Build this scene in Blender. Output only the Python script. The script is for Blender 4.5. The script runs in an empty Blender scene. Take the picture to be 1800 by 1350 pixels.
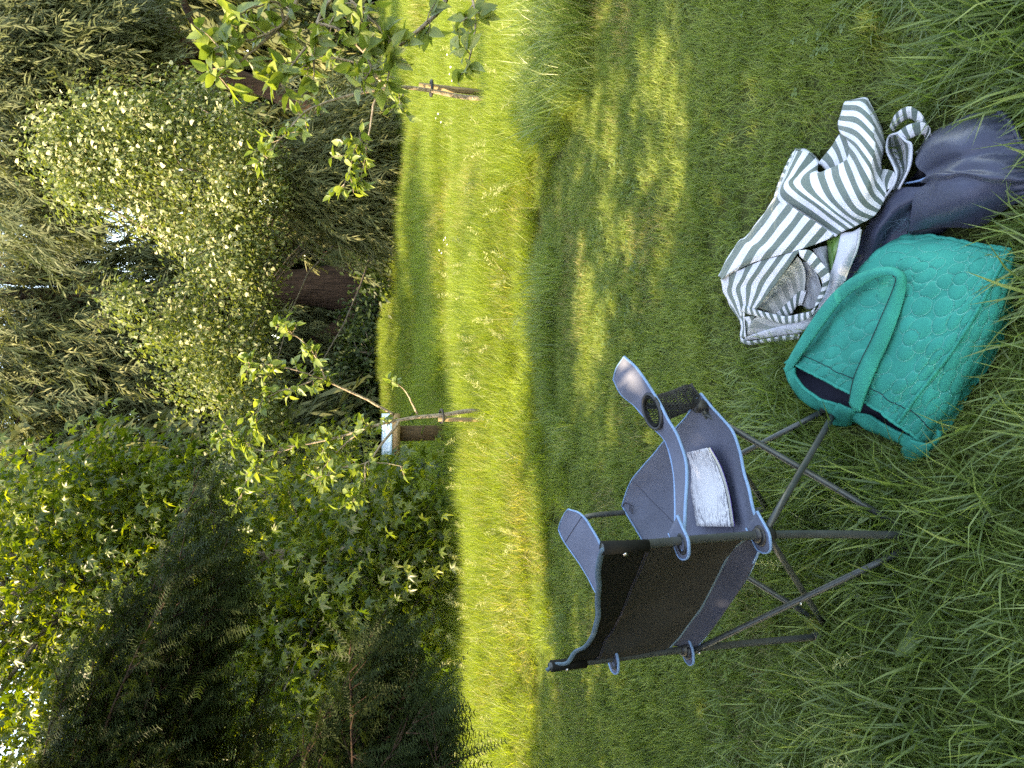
import bpy, math, random
import numpy as np
from mathutils import Vector, Matrix, Quaternion

rng = np.random.default_rng(7)
random.seed(7)
PI = math.pi
sc = bpy.context.scene
COL = sc.collection

# ------------------------------------------------------------------ camera
# a phone held sideways: the picture's left edge is the world's "up"
CAM_H, PITCH, FPX = 1.5, math.radians(13.0), 1350.0
CAM = np.array([0, 0, CAM_H])
FW = np.array([0, math.cos(PITCH), -math.sin(PITCH)])
RT = np.array([1.0, 0, 0])
DN = np.array([0, -math.sin(PITCH), -math.cos(PITCH)])
cd = bpy.data.cameras.new('camera')
cam = bpy.data.objects.new('camera', cd)
COL.objects.link(cam)
cd.sensor_fit = 'HORIZONTAL'
cd.sensor_width = 36.0
cd.lens = 36.0 * FPX / 1800.0
cd.clip_start, cd.clip_end = 0.05, 2000
cam.matrix_world = Matrix(((DN[0], RT[0], -FW[0], 0), (DN[1], RT[1], -FW[1], 0),
                           (DN[2], RT[2], -FW[2], CAM_H), (0, 0, 0, 1)))
sc.camera = cam

# ------------------------------------------------------------------ light
SUN_EL, SUN_AZ = math.radians(47), math.radians(-110)   # azimuth from +Y towards +X: the sun stands to the left
SUNV = np.array([math.cos(SUN_EL) * math.sin(SUN_AZ), math.cos(SUN_EL) * math.cos(SUN_AZ), math.sin(SUN_EL)])
w = bpy.data.worlds.new('World'); sc.world = w; w.use_nodes = True
nt = w.node_tree
sky = nt.nodes.new('ShaderNodeTexSky'); sky.sky_type = 'NISHITA'; sky.sun_disc = False
sky.sun_elevation = SUN_EL; sky.sun_rotation = SUN_AZ % (2 * PI)
sky.air_density = 1.0; sky.dust_density = 1.0; sky.ozone_density = 1.0
bg = nt.nodes['Background']; bg.inputs['Strength'].default_value = 0.15
nt.links.new(sky.outputs[0], bg.inputs[0])
sl = bpy.data.lights.new('sun', 'SUN'); sun = bpy.data.objects.new('sun', sl); COL.objects.link(sun)
sl.energy = 2.6; sl.angle = math.radians(0.6); sl.color = (1.0, 0.89, 0.70)
sun.rotation_euler = Vector(-SUNV).to_track_quat('-Z', 'Y').to_euler()
sun.location = (-20, 0, 20)
sc.view_settings.view_transform = 'Standard'; sc.view_settings.look = 'None'
sc.view_settings.exposure = 2.95; sc.view_settings.gamma = 1.0
sc.view_settings.use_white_balance = True; sc.view_settings.white_balance_temperature = 9000; sc.view_settings.white_balance_tint = 10   # the phone's white balance, set for the shade
sc.render.engine = 'CYCLES'
cy = sc.cycles
cy.max_bounces = 5; cy.diffuse_bounces = 3; cy.glossy_bounces = 2; cy.transmission_bounces = 4
cy.transparent_max_bounces = 6; cy.use_denoising = False; cy.caustics_reflective = False; cy.caustics_refractive = False
cy.use_adaptive_sampling = True; cy.adaptive_threshold = 0.01

# ------------------------------------------------------------------ helpers
def ray(X, Y):
    return FW * FPX + RT * ((1350 - Y) - 675) + DN * (X - 900)
def G(X, Y, z=0.0):                       # photo pixel -> point at height z
    d = ray(X, Y); return CAM + d * ((z - CAM_H) / d[2])
def D(X, Y, y):                           # photo pixel -> point at distance y
    d = ray(X, Y); return CAM + d * (y / d[1])

ROOT = {}                                 # object name -> world origin
def wloc(o):
    return ROOT.get(o.name, np.zeros(3)) if o is not None else np.zeros(3)

def raw_mesh(name, V, F, mat=None, var=None, uv=None, smooth=True):
    V = np.asarray(V, dtype=np.float32).reshape(-1, 3)
    if isinstance(F, np.ndarray): F = [F]
    F = [np.asarray(f, dtype=np.int32) for f in F if len(f)]
    me = bpy.data.meshes.new(name)
    me.vertices.add(len(V)); me.vertices.foreach_set('co', V.ravel())
    loops = np.concatenate([f.ravel() for f in F]) if F else np.zeros(0, np.int32)
    tot = np.concatenate([np.full(len(f), f.shape[1], np.int32) for f in F]) if F else np.zeros(0, np.int32)
    st = np.concatenate([[0], np.cumsum(tot)[:-1]]).astype(np.int32) if len(tot) else tot
    me.loops.add(len(loops)); me.loops.foreach_set('vertex_index', loops)
    me.polygons.add(len(tot)); me.polygons.foreach_set('loop_start', st); me.polygons.foreach_set('loop_total', tot)
    me.update(calc_edges=True)
    if smooth and len(tot): me.polygons.foreach_set('use_smooth', np.ones(len(tot), bool))
    if var is not None:
        a = me.attributes.new('var', 'FLOAT', 'POINT'); a.data.foreach_set('value', np.asarray(var, np.float32))
    if uv is not None:
        a = me.attributes.new('st', 'FLOAT2', 'POINT'); a.data.foreach_set('vector', np.asarray(uv, np.float32).ravel())
    if mat is not None: me.materials.append(mat)
    return me

def tag(o, label=None, cat=None, group=None, kind=None):
    if label: o['label'] = label
    if cat: o['category'] = cat
    if group: o['group'] = group
    if kind: o['kind'] = kind
    return o

def link(name, data, parent=None, origin=None):
    o = bpy.data.objects.new(name, data); COL.objects.link(o)
    if parent is not None:
        o.parent = parent; ROOT[o.name] = wloc(parent)
    else:
        org = np.zeros(3) if origin is None else np.asarray(origin, float)
        o.location = org; ROOT[o.name] = org
    return o

def thing(name, label, cat, loc=(0, 0, 0), group=None):
    return tag(link(name, None, None, loc), label, cat, group)

def part(name, V, F, mat, parent=None, var=None, uv=None, smooth=True, origin=None, thick=0.0, off=0.0):
    """mesh object from WORLD coordinates"""
    V = np.asarray(V, float).reshape(-1, 3)
    org = wloc(parent) if parent is not None else (np.zeros(3) if origin is None else np.asarray(origin, float))
    o = link(name, raw_mesh(name, V - org, F, mat, var, uv, smooth), parent, origin)
    if thick:
        m = o.modifiers.new('thickness', 'SOLIDIFY'); m.thickness = thick; m.offset = off
    return o

def merge(parts):                         # [(V,F)] or [(V,F,var)] with F list of arrays
    Vs, Fs, vs, n = [], {}, [], 0
    for p in parts:
        V, F = np.asarray(p[0], float).reshape(-1, 3), p[1]
        if isinstance(F, np.ndarray): F = [F]
        for f in F:
            if len(f): Fs.setdefault(f.shape[1], []).append(f + n)
        Vs.append(V); vs.append(np.full(len(V), 0.5) if len(p) < 3 else np.broadcast_to(p[2], (len(V),)))
        n += len(V)
    return np.concatenate(Vs), [np.concatenate(v) for v in Fs.values()], np.concatenate(vs)

def grid_faces(n, m, close=False):
    i, j = np.meshgrid(np.arange(n - 1), np.arange(m if close else m - 1), indexing='ij')
    j2 = (j + 1) % m
    return np.stack([i * m + j, i * m + j2, (i + 1) * m + j2, (i + 1) * m + j], -1).reshape(-1, 4)

def cr_weights(n, N):                     # Catmull-Rom sampling matrix N x n
    W = np.zeros((N, n))
    for k, t in enumerate(np.linspace(0, n - 1, N)):
        i = min(int(t), n - 2); u = t - i
        b = [-.5*u + u*u - .5*u**3, 1 - 2.5*u*u + 1.5*u**3, .5*u + 2*u*u - 1.5*u**3, -.5*u*u + .5*u**3]
        for q, c in zip((i - 1, i, i + 1, i + 2), b):
            if q < 0: W[k, 0] += 2 * c; W[k, min(1, n-1)] -= c
            elif q > n - 1: W[k, n-1] += 2 * c; W[k, max(n-2, 0)] -= c
            else: W[k, q] += c
    return W

def spline(P, N):
    P = np.asarray(P, float); return cr_weights(len(P), N) @ P

def frames(P):
    T = np.gradient(P, axis=0); T /= np.linalg.norm(T, axis=1, keepdims=True) + 1e-9
    up = np.array([0, 0, 1.0]) if abs(T[0, 2]) < 0.9 else np.array([1.0, 0, 0])
    Nn = np.zeros_like(P); n = up - T[0] * (up @ T[0]); n /= np.linalg.norm(n)
    for i in range(len(P)):
        n = n - T[i] * (n @ T[i]); n /= np.linalg.norm(n) + 1e-9; Nn[i] = n
    return T, Nn, np.cross(T, Nn)

def tube(P, r, k=8, flat=1.0, caps=True):
    P = np.asarray(P, float); r = np.broadcast_to(np.asarray(r, float), (len(P),))
    T, A, B = frames(P)
    a = np.linspace(0, 2 * PI, k, endpoint=False)
    V = P[:, None] + r[:, None, None] * (np.cos(a)[None, :, None] * A[:, None] + flat * np.sin(a)[None, :, None] * B[:, None])
    F = [grid_faces(len(P), k, True)]
    V = V.reshape(-1, 3)
    if caps:
        n = len(V); V = np.concatenate([V, P[:1], P[-1:]])
        j = np.arange(k); j2 = (j + 1) % k; l = (len(P) - 1) * k
        F.append(np.concatenate([np.stack([j2, j, np.full(k, n)], 1), np.stack([l + j, l + j2, np.full(k, n + 1)], 1)]))
    return V, F

def patch(C, N, M):
    C = np.asarray(C, float); n, m = C.shape[:2]
    P = np.einsum('an,nmk,bm->abk', cr_weights(n, N), C, cr_weights(m, M))
    u, v = np.meshgrid(np.linspace(0, 1, N), np.linspace(0, 1, M), indexing='ij')
    return P, np.stack([u, v], -1)

def box(c, s, R=None):
    s = np.asarray(s) / 2
    V = np.array([[x, y, z] for x in (-1, 1) for y in (-1, 1) for z in (-1, 1)], float) * s
    if R is not None: V = V @ np.asarray(R).T
    F = np.array([[0, 1, 3, 2], [4, 6, 7, 5], [0, 4, 5, 1], [2, 3, 7, 6], [0, 2, 6, 4], [1, 5, 7, 3]])
    return V + np.asarray(c), F

def vnoise(P, s, seed=0):                 # cheap smooth noise, -1..1
    r = np.random.default_rng(seed); out = 0
    for k in range(5):
        d = r.normal(size=P.shape[-1]); d /= np.linalg.norm(d)
        out = out + np.sin(P @ d * (s * r.uniform(.7, 1.5)) + r.uniform(0, 6.28))
    return out / 3.0

def euler_R(yaw, pitch, roll):            # leaf frame: tip +Y, face +Z
    cyw, sy, cp, sp, cr, sr = np.cos(yaw), np.sin(yaw), np.cos(pitch), np.sin(pitch), np.cos(roll), np.sin(roll)
    Z, O = np.zeros_like(yaw), np.ones_like(yaw)
    Rz = np.stack([np.stack([cyw, -sy, Z], -1), np.stack([sy, cyw, Z], -1), np.stack([Z, Z, O], -1)], -2)
    Rx = np.stack([np.stack([O, Z, Z], -1), np.stack([Z, cp, -sp], -1), np.stack([Z, sp, cp], -1)], -2)
    Ry = np.stack([np.stack([cr, Z, sr], -1), np.stack([Z, O, Z], -1), np.stack([-sr, Z, cr], -1)], -2)
    return Rz @ Rx @ Ry

def scatter(tpl, pos, R, s, var=None):    # replicate a template (V, Ftri[, lvar])
    tv, tf = tpl[0], tpl[1]
    N, k = len(pos), len(tv)
    V = np.einsum('nij,kj->nki', R, tv) * np.asarray(s).reshape(-1, 1, 1) + pos[:, None]
    F = (tf[None] + (np.arange(N) * k)[:, None, None]).reshape(-1, tf.shape[1])
    if var is None: var = rng.random(N)
    vv = np.repeat(var, k)
    if len(tpl) > 2: vv = np.clip(vv * .6 + np.tile(tpl[2], N) * .4, 0, 1)
    return V.reshape(-1, 3), F, vv

def leaf_objects(name, mesh, pos, R, s, parent):
    org = wloc(parent)
    for p, r, k in zip(pos, R, s):
        o = bpy.data.objects.new(name, mesh); COL.objects.link(o); o.parent = parent
        o.rotation_mode = 'QUATERNION'; o.rotation_quaternion = Matrix(r.tolist()).to_quaternion()
        o.location = p - org; o.scale = (k, k, k)

# ------------------------------------------------------------------ materials
def new_mat(name):
    m = bpy.data.materials.new(name); m.use_nodes = True
    return m, m.node_tree, m.node_tree.nodes, m.node_tree.links

def ramp(nodes, stops, interp='LINEAR'):
    r = nodes.new('ShaderNodeValToRGB'); r.color_ramp.interpolation = interp
    e = r.color_ramp.elements
    while len(e) < len(stops): e.new(0.5)
    for x, (p, c) in zip(e, stops): x.position = p; x.color = (*c, 1)
    return r

def leaf_mat(name, stops, trans=0.4, tcol=(1.0, 1.0, .55), rough=.5, spec=.35, noise_scale=0.0):
    m, t, n, l = new_mat(name)
    n.clear()
    at = n.new('ShaderNodeAttribute'); at.attribute_name = 'var'
    oi = n.new('ShaderNodeObjectInfo')
    mx = n.new('ShaderNodeMath'); mx.operation = 'MULTIPLY_ADD'; mx.inputs[1].default_value = .35; l.new(oi.outputs['Random'], mx.inputs[0])
    m2 = n.new('ShaderNodeMath'); m2.operation = 'MULTIPLY'; m2.inputs[1].default_value = .65; l.new(at.outputs['Fac'], m2.inputs[0]); l.new(m2.outputs[0], mx.inputs[2])
    fac = mx.outputs[0]
    if noise_scale:
        ge = n.new('ShaderNodeNewGeometry'); nz = n.new('ShaderNodeTexNoise'); nz.inputs['Scale'].default_value = noise_scale
        l.new(ge.outputs['Position'], nz.inputs['Vector'])
        a = n.new('ShaderNodeMath'); a.operation = 'MULTIPLY_ADD'; a.inputs[1].default_value = .9; a.inputs[2].default_value = -.45
        l.new(nz.outputs[0], a.inputs[0]); b = n.new('ShaderNodeMath'); b.operation = 'ADD'; b.use_clamp = True
        l.new(a.outputs[0], b.inputs[0]); l.new(fac, b.inputs[1]); fac = b.outputs[0]
    r = ramp(n, stops); l.new(fac, r.inputs[0])
    pb = n.new('ShaderNodeBsdfPrincipled'); l.new(r.outputs[0], pb.inputs['Base Color'])
    pb.inputs['Roughness'].default_value = rough; pb.inputs['Specular IOR Level'].default_value = spec
    tr = n.new('ShaderNodeBsdfTranslucent')
    mc = n.new('ShaderNodeMix'); mc.data_type = 'RGBA'; mc.blend_type = 'MULTIPLY'; mc.inputs[0].default_value = 1
    l.new(r.outputs[0], mc.inputs[6]); mc.inputs[7].default_value = (*[c * 1.9 for c in tcol], 1)
    l.new(mc.outputs[2], tr.inputs[0])
    ms = n.new('ShaderNodeMixShader'); ms.inputs[0].default_value = trans
    l.new(pb.outputs[0], ms.inputs[1]); l.new(tr.outputs[0], ms.inputs[2])
    out = n.new('ShaderNodeOutputMaterial'); l.new(ms.outputs[0], out.inputs[0])
    return m

def solid_mat(name, c1, c2=None, scale=20, rough=.6, metal=0.0, spec=.5, bump=0.0, bscale=None, stretch=(1, 1, 1), sheen=0.0, coat=0.0):
    m, t, n, l = new_mat(name)
    pb = n['Principled BSDF']; pb.inputs['Roughness'].default_value = rough; pb.inputs['Metallic'].default_value = metal
    pb.inputs['Specular IOR Level'].default_value = spec; pb.inputs['Sheen Weight'].default_value = sheen
    pb.inputs['Coat Weight'].default_value = coat
    tc = n.new('ShaderNodeTexCoord'); mp = n.new('ShaderNodeMapping'); mp.inputs['Scale'].default_value = stretch
    l.new(tc.outputs['Object'], mp.inputs[0])
    nz = n.new('ShaderNodeTexNoise'); nz.inputs['Scale'].default_value = scale; nz.inputs['Detail'].default_value = 6
    l.new(mp.outputs[0], nz.inputs['Vector'])
    r = ramp(n, [(.3, c1), (.7, c2 or c1)]); l.new(nz.outputs[0], r.inputs[0]); l.new(r.outputs[0], pb.inputs['Base Color'])
    if bump:
        nb = n.new('ShaderNodeTexNoise'); nb.inputs['Scale'].default_value = bscale or scale * 3; nb.inputs['Detail'].default_value = 8
        l.new(mp.outputs[0], nb.inputs['Vector'])
        bp = n.new('ShaderNodeBump'); bp.inputs['Strength'].default_value = bump; bp.inputs['Distance'].default_value = .02
        l.new(nb.outputs[0], bp.inputs['Height']); l.new(bp.outputs[0], pb.inputs['Normal'])
    return m

def stripe_mat(name, ca, cb, freq=1.0, duty=.5, weave=900, axis=0, rough=.85):
    m, t, n, l = new_mat(name)
    pb = n['Principled BSDF']; pb.inputs['Roughness'].default_value = rough; pb.inputs['Sheen Weight'].default_value = .2
    pb.inputs['Specular IOR Level'].default_value = .15
    at = n.new('ShaderNodeAttribute'); at.attribute_name = 'st'
    sp = n.new('ShaderNodeSeparateXYZ'); l.new(at.outputs['Vector'], sp.inputs[0])
    mu = n.new('ShaderNodeMath'); mu.operation = 'MULTIPLY'; mu.inputs[1].default_value = freq; l.new(sp.outputs[axis], mu.inputs[0])
    fr = n.new('ShaderNodeMath'); fr.operation = 'FRACT'; l.new(mu.outputs[0], fr.inputs[0])
    gt = n.new('ShaderNodeMapRange'); gt.inputs[1].default_value = duty - .012; gt.inputs[2].default_value = duty + .012; l.new(fr.outputs[0], gt.inputs[0])
    tc = n.new('ShaderNodeTexCoord'); nz = n.new('ShaderNodeTexNoise'); nz.inputs['Scale'].default_value = weave; l.new(tc.outputs['Object'], nz.inputs['Vector'])
    nz2 = n.new('ShaderNodeTexNoise'); nz2.inputs['Scale'].default_value = 25; l.new(tc.outputs['Object'], nz2.inputs['Vector'])
    mx = n.new('ShaderNodeMix'); mx.data_type = 'RGBA'; mx.inputs[6].default_value = (*ca, 1); mx.inputs[7].default_value = (*cb, 1); l.new(gt.outputs[0], mx.inputs[0])
    sm = n.new('ShaderNodeMath'); sm.operation = 'MULTIPLY_ADD'; sm.inputs[1].default_value = .16; sm.inputs[2].default_value = .77; l.new(nz.outputs[0], sm.inputs[0])
    s2 = n.new('ShaderNodeMath'); s2.operation = 'MULTIPLY_ADD'; s2.inputs[1].default_value = .3; l.new(nz2.outputs[0], s2.inputs[0]); l.new(sm.outputs[0], s2.inputs[2])
    m2 = n.new('ShaderNodeMix'); m2.data_type = 'RGBA'; m2.blend_type = 'MULTIPLY'; m2.inputs[0].default_value = 1
    l.new(mx.outputs[2], m2.inputs[6]); l.new(s2.outputs[0], m2.inputs[7]); l.new(m2.outputs[2], pb.inputs['Base Color'])
    bp = n.new('ShaderNodeBump'); bp.inputs['Strength'].default_value = .25; bp.inputs['Distance'].default_value = .002
    nb = n.new('ShaderNodeTexNoise'); nb.inputs['Scale'].default_value = 60; nb.inputs['Detail'].default_value = 4; l.new(tc.outputs['Object'], nb.inputs['Vector'])
    l.new(nb.outputs[0], bp.inputs['Height']); l.new(bp.outputs[0], pb.inputs['Normal'])
    return m

M = {}
M['soil'] = solid_mat('soil', (.035, .045, .014), (.075, .085, .028), 6, .95, spec=.1, bump=.6, bscale=40)
M['litter'] = solid_mat('leaf_litter', (.028, .022, .012), (.06, .045, .022), 3, .95, spec=.1, bump=.8, bscale=20)
STRAW = (.30, .26, .11)
M['lawn'] = leaf_mat('lawn_blade', [(0, (.32, .28, .13)), (.11, (.22, .21, .08)), (.19, (.10, .15, .036)), (.55, (.16, .215, .05)), (1, (.245, .29, .088))], .38, (1, 1, .45), .45, .3, noise_scale=2.2)
M['long'] = leaf_mat('long_blade', [(0, STRAW), (.04, (.16, .19, .07)), (.10, (.075, .12, .032)), (.55, (.13, .19, .05)), (1, (.22, .275, .09))], .38, (1, 1, .45), .36, .45, noise_scale=1.1)
M['meadow'] = leaf_mat('meadow_blade', [(0, (.36, .33, .16)), (.10, (.25, .245, .075)), (.2, (.115, .155, .028)), (.6, (.165, .225, .040)), (1, (.25, .305, .072))], .48, (1, 1, .4), .42, .3, noise_scale=.8)
M['seed'] = leaf_mat('seed_head', [(0, (.30, .32, .14)), (1, (.42, .42, .22))], .3, (1, 1, .7), .7, .2)
M['apple_leaf'] = leaf_mat('apple_leaf', [(0, (.09, .135, .035)), (.5, (.15, .20, .05)), (1, (.23, .27, .085))], .38, (1, 1, .4), .4, .5)
M['gum_leaf'] = leaf_mat('sweetgum_leaf', [(0, (.03, .06, .012)), (.40, (.085, .125, .019)), (.85, (.28, .31, .05))], .52, (1, .96, .28), .36, .55)
M['yew'] = leaf_mat('yew_needle', [(0, (.07, .045, .02)), (.06, (.014, .023, .007)), (.6, (.027, .043, .013)), (1, (.055, .078, .022))], .18, (1, 1, .5), .6, .15)
M['elder_leaf'] = leaf_mat('elder_leaf', [(0, (.05, .08, .025)), (.5, (.115, .145, .05)), (1, (.235, .25, .10))], .38, (1, 1, .4), .5, .35)
M['cypress'] = leaf_mat('cypress_frond', [(0, (.13, .095, .045)), (.10, (.04, .055, .022)), (.55, (.08, .095, .038)), (1, (.19, .185, .08))], .2, (1, 1, .5), .6, .25)
M['shrub'] = leaf_mat('shrub_leaf', [(0, (.018, .035, .010)), (.5, (.030, .055, .014)), (1, (.07, .10, .025))], .3, (1, 1, .4), .5, .35)
M['flower'] = leaf_mat('cream_flower', [(0, (.38, .38, .19)), (1, (.60, .57, .38))], .3, (.8, .8, .6), .8, .1)
M['pink'] = leaf_mat('pink_flower', [(0, (.45, .05, .12)), (1, (.65, .25, .35))], .3, (.8, .6, .7), .8, .1)
M['bark_red'] = solid_mat('red_bark', (.022, .014, .010), (.075, .045, .030), 6, .9, spec=.15, bump=1, bscale=10, stretch=(3, 3, .25))
M['bark_grey'] = solid_mat('grey_bark', (.09, .075, .06), (.22, .185, .15), 18, .85, spec=.2, bump=.7, bscale=40, stretch=(1, 1, .4))
M['bark_young'] = solid_mat('young_bark', (.16, .12, .085), (.36, .29, .21), 35, .7, spec=.3, bump=.5, bscale=80)
M['stake'] = solid_mat('stake_wood', (.13, .095, .05), (.26, .19, .10), 12, .8, spec=.2, bump=.4, stretch=(6, 6, .6))
M['rubber'] = solid_mat('black_rubber', (.012, .012, .012), (.02, .02, .02), 30, .6)

# ------------------------------------------------------------------ ground
def sheet(name, x0, x1, y0, y1, z, mat, n=2, m=2):
    xs, ys = np.linspace(x0, x1, n), np.linspace(y0, y1, m)
    X, Y = np.meshgrid(xs, ys, indexing='ij'); Z = np.full_like(X, z)
    return tag(part(name, np.stack([X, Y, Z], -1).reshape(-1, 3), grid_faces(n, m)[:, ::-1], mat), kind='structure')
sheet('ground', -300, 300, -300, 300, 0.0, M['soil'])
sheet('woodland_floor', -40, 40, 21.3, 80, 0.006, M['litter'])

# ------------------------------------------------------------------ grass (instanced tufts)
def blades(nb, r, L, wd, lean, bend, seed, seg=3, seedhead=0.0):
    g = np.random.default_rng(seed)
    az = g.uniform(0, 2 * PI, nb); rad = r * np.sqrt(g.random(nb)); base = np.stack([rad * np.cos(az), rad * np.sin(az)], 1)
    ph = g.uniform(0, 2 * PI, nb); ln = g.uniform(*L, nb); le = g.uniform(*lean, nb); be = g.uniform(*bend, nb); ww = g.uniform(*wd, nb)
    side_tw = g.uniform(-.7, .7, nb)
    t = np.linspace(0, 1, seg + 1)
    ang = le[:, None] + be[:, None] * t[None] ** 1.3           # angle from vertical along the blade
    ds = ln[:, None] / seg
    hx = np.concatenate([np.zeros((nb, 1)), np.cumsum(np.sin(ang[:, :-1]) * ds, 1)], 1)
    hz = np.concatenate([np.zeros((nb, 1)), np.cumsum(np.cos(ang[:, :-1]) * ds, 1)], 1)
    hz = np.maximum(hz, .004 + .01 * g.random((nb, 1)) * t[None])
    dx, dy = np.cos(ph), np.sin(ph)
    P = np.stack([base[:, :1] + hx * dx[:, None], base[:, 1:] + hx * dy[:, None], hz], -1)
    S = np.stack([np.cos(ph + PI / 2 + side_tw), np.sin(ph + PI / 2 + side_tw), .25 * np.sin(side_tw * 3)], 1)
    wt = np.array([.75, 1.0, .8, .45, .2][:seg + 1]) if seg < 5 else np.linspace(1, .2, seg + 1)
    V, F, vr = [], [], []
    k = 2 * seg + 1
    Lf = P[:, :-1] - S[:, None] * (ww[:, None] * wt[None, :-1])[..., None] * .5
    Rg = P[:, :-1] + S[:, None] * (ww[:, None] * wt[None, :-1])[..., None] * .5
    V = np.concatenate([np.stack([Lf, Rg], 2).reshape(nb, 2 * seg, 3), P[:, -1:]], 1)
    f = []
    for i in range(seg - 1): f += [[2*i, 2*i+1, 2*i+3], [2*i, 2*i+3, 2*i+2]]
    f += [[2*seg-2, 2*seg-1, 2*seg]]
    f = np.array(f)
    F = (f[None] + (np.arange(nb) * k)[:, None, None]).reshape(-1, 3)
    return V.reshape(-1, 3), F, np.repeat(g.random(nb), k)

def seed_stalk(seed, L=.35):
    g = np.random.default_rng(seed); parts = []
    ph = g.uniform(0, 6.28); le = g.uniform(.1, .45)
    t = np.linspace(0, 1, 7); ang = le + .5 * t ** 2
    hx = np.concatenate([[0], np.cumsum(np.sin(ang[:-1]))]) * L / 6; hz = np.concatenate([[0], np.cumsum(np.cos(ang[:-1]))]) * L / 6
    P = np.stack([hx * math.cos(ph), hx * math.sin(ph), hz], 1)
    V, F = tube(P, np.linspace(.0012, .0006, 7), 3, caps=False); parts.append((V, F, .3))
    for q in range(34):
        u = g.uniform(.72, 1.0); i = u * 6; a = int(min(i, 5)); b = P[a] + (P[a + 1] - P[a]) * (i - a)
        o = g.normal(size=3); o[2] = abs(o[2]) * .5; o *= .022 * (1.25 - u) * 2.2 / np.linalg.norm(o)
        c = b + o; dr = o / np.linalg.norm(o) * .006; sd = np.cross(dr, g.normal(size=3)); sd = sd / np.linalg.norm(sd) * .0016
        parts.append((np.array([b, c - sd, c + dr, c + sd]), np.array([[0, 1, 2], [0, 2, 3]]), g.random()))
    V, F, v = merge(parts)
    Ft = []
    for f in F:
        Ft.append(f if f.shape[1] == 3 else np.concatenate([f[:, [0, 1, 2]], f[:, [0, 2, 3]]]))
    return V, np.concatenate(Ft), v

def tuft_collection(name, tpls, mat):
    c = bpy.data.collections.new(name)
    for i, (V, F, v) in enumerate(tpls):
        o = bpy.data.objects.new('%s_%02d' % (name, i), raw_mesh(name, V, F, mat, var=v)); c.objects.link(o)
    return c

def grass_field(name, label, coll, pts, scl, nvar, tilt=.12):
    n = len(pts)
    me = bpy.data.meshes.new(name); me.vertices.add(n); me.vertices.foreach_set('co', pts.astype(np.float32).ravel())
    a = me.attributes.new('rot', 'FLOAT_VECTOR', 'POINT')
    a.data.foreach_set('vector', np.stack([rng.normal(0, tilt, n), rng.normal(0, tilt, n), rng.uniform(0, 2 * PI, n)], 1).astype(np.float32).ravel())
    a = me.attributes.new('scl', 'FLOAT_VECTOR', 'POINT'); a.data.foreach_set('vector', scl.astype(np.float32).ravel())
    a = me.attributes.new('idx', 'INT', 'POINT'); a.data.foreach_set('value', rng.integers(0, nvar, n).astype(np.int32))
    o = link(name, me); tag(o, label, 'grass', kind='stuff')
    g = bpy.data.node_groups.new(name, 'GeometryNodeTree')
    g.interface.new_socket('Geometry', in_out='INPUT', socket_type='NodeSocketGeometry')
    g.interface.new_socket('Geometry', in_out='OUTPUT', socket_type='NodeSocketGeometry')
    N, L = g.nodes, g.links
    gi, go = N.new('NodeGroupInput'), N.new('NodeGroupOutput')
    ip = N.new('GeometryNodeInstanceOnPoints'); ci = N.new('GeometryNodeCollectionInfo')
    ci.inputs['Collection'].default_value = coll; ci.inputs['Separate Children'].default_value = True; ci.inputs['Reset Children'].default_value = True
    def na(nm, ty):
        x = N.new('GeometryNodeInputNamedAttribute'); x.data_type = ty; x.inputs['Name'].default_value = nm; return x.outputs[0]
    L.new(gi.outputs[0], ip.inputs['Points']); L.new(ci.outputs[0], ip.inputs['Instance'])
    ip.inputs['Pick Instance'].default_value = True
    L.new(na('idx', 'INT'), ip.inputs['Instance Index']); L.new(na('rot', 'FLOAT_VECTOR'), ip.inputs['Rotation']); L.new(na('scl', 'FLOAT_VECTOR'), ip.inputs['Scale'])
    L.new(ip.outputs[0], go.inputs[0])
    md = o.modifiers.new('grass', 'NODES'); md.node_group = g
    return o

def field_pts(y0, y1, dens, margin=1.2):
    """random points on the ground over the wedge that can be seen, density(y) per m2"""
    out = []
    ys = np.arange(y0, y1, .1)
    for y in ys:
        hw = .56 * y + .25 + margin
        n = rng.poisson(2 * hw * .1 * dens(y))
        out.append(np.stack([rng.uniform(-hw, hw, n), rng.uniform(y, y + .1, n), np.zeros(n)], 1))
    return np.concatenate(out)

MEADOW_EDGE = lambda x: 5.05 + .22 * np.sin(x * 2.1) + .16 * np.sin(x * 5.3 + 1) + np.where(x < -1, .18 * (-1 - x), 0) - np.where(x > 1.6, np.minimum((x - 1.6) * .75, .95), 0)
BAGS = []        # ground footprints kept free of grass: (polygon)
def inside(P, poly):
    x, y = P[:, 0], P[:, 1]; r = np.zeros(len(P), bool); n = len(poly)
    for i in range(n):
        a, b = poly[i], poly[(i + 1) % n]
        c = ((a[1] > y) != (b[1] > y)) & (x < (b[0] - a[0]) * (y - a[1]) / (b[1] - a[1] + 1e-9) + a[0]); r ^= c
    return r
BAGS.append([G(*q)[:2] for q in [(1400, 660), (1440, 720), (1540, 765), (1620, 790), (1690, 700), (1770, 560), (1775, 440), (1640, 425), (1560, 440), (1470, 540)]])
BAGS.append([G(*q)[:2] for q in [(1285, 490), (1310, 590), (1400, 585), (1480, 470), (1530, 400), (1570, 320), (1560, 200), (1500, 190), (1470, 270), (1400, 280)]])
BAGS.append([G(*q)[:2] for q in [(1490, 470), (1530, 430), (1620, 410), (1720, 400), (1820, 350), (1850, 280), (1740, 215), (1640, 240), (1560, 330)]])
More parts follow.
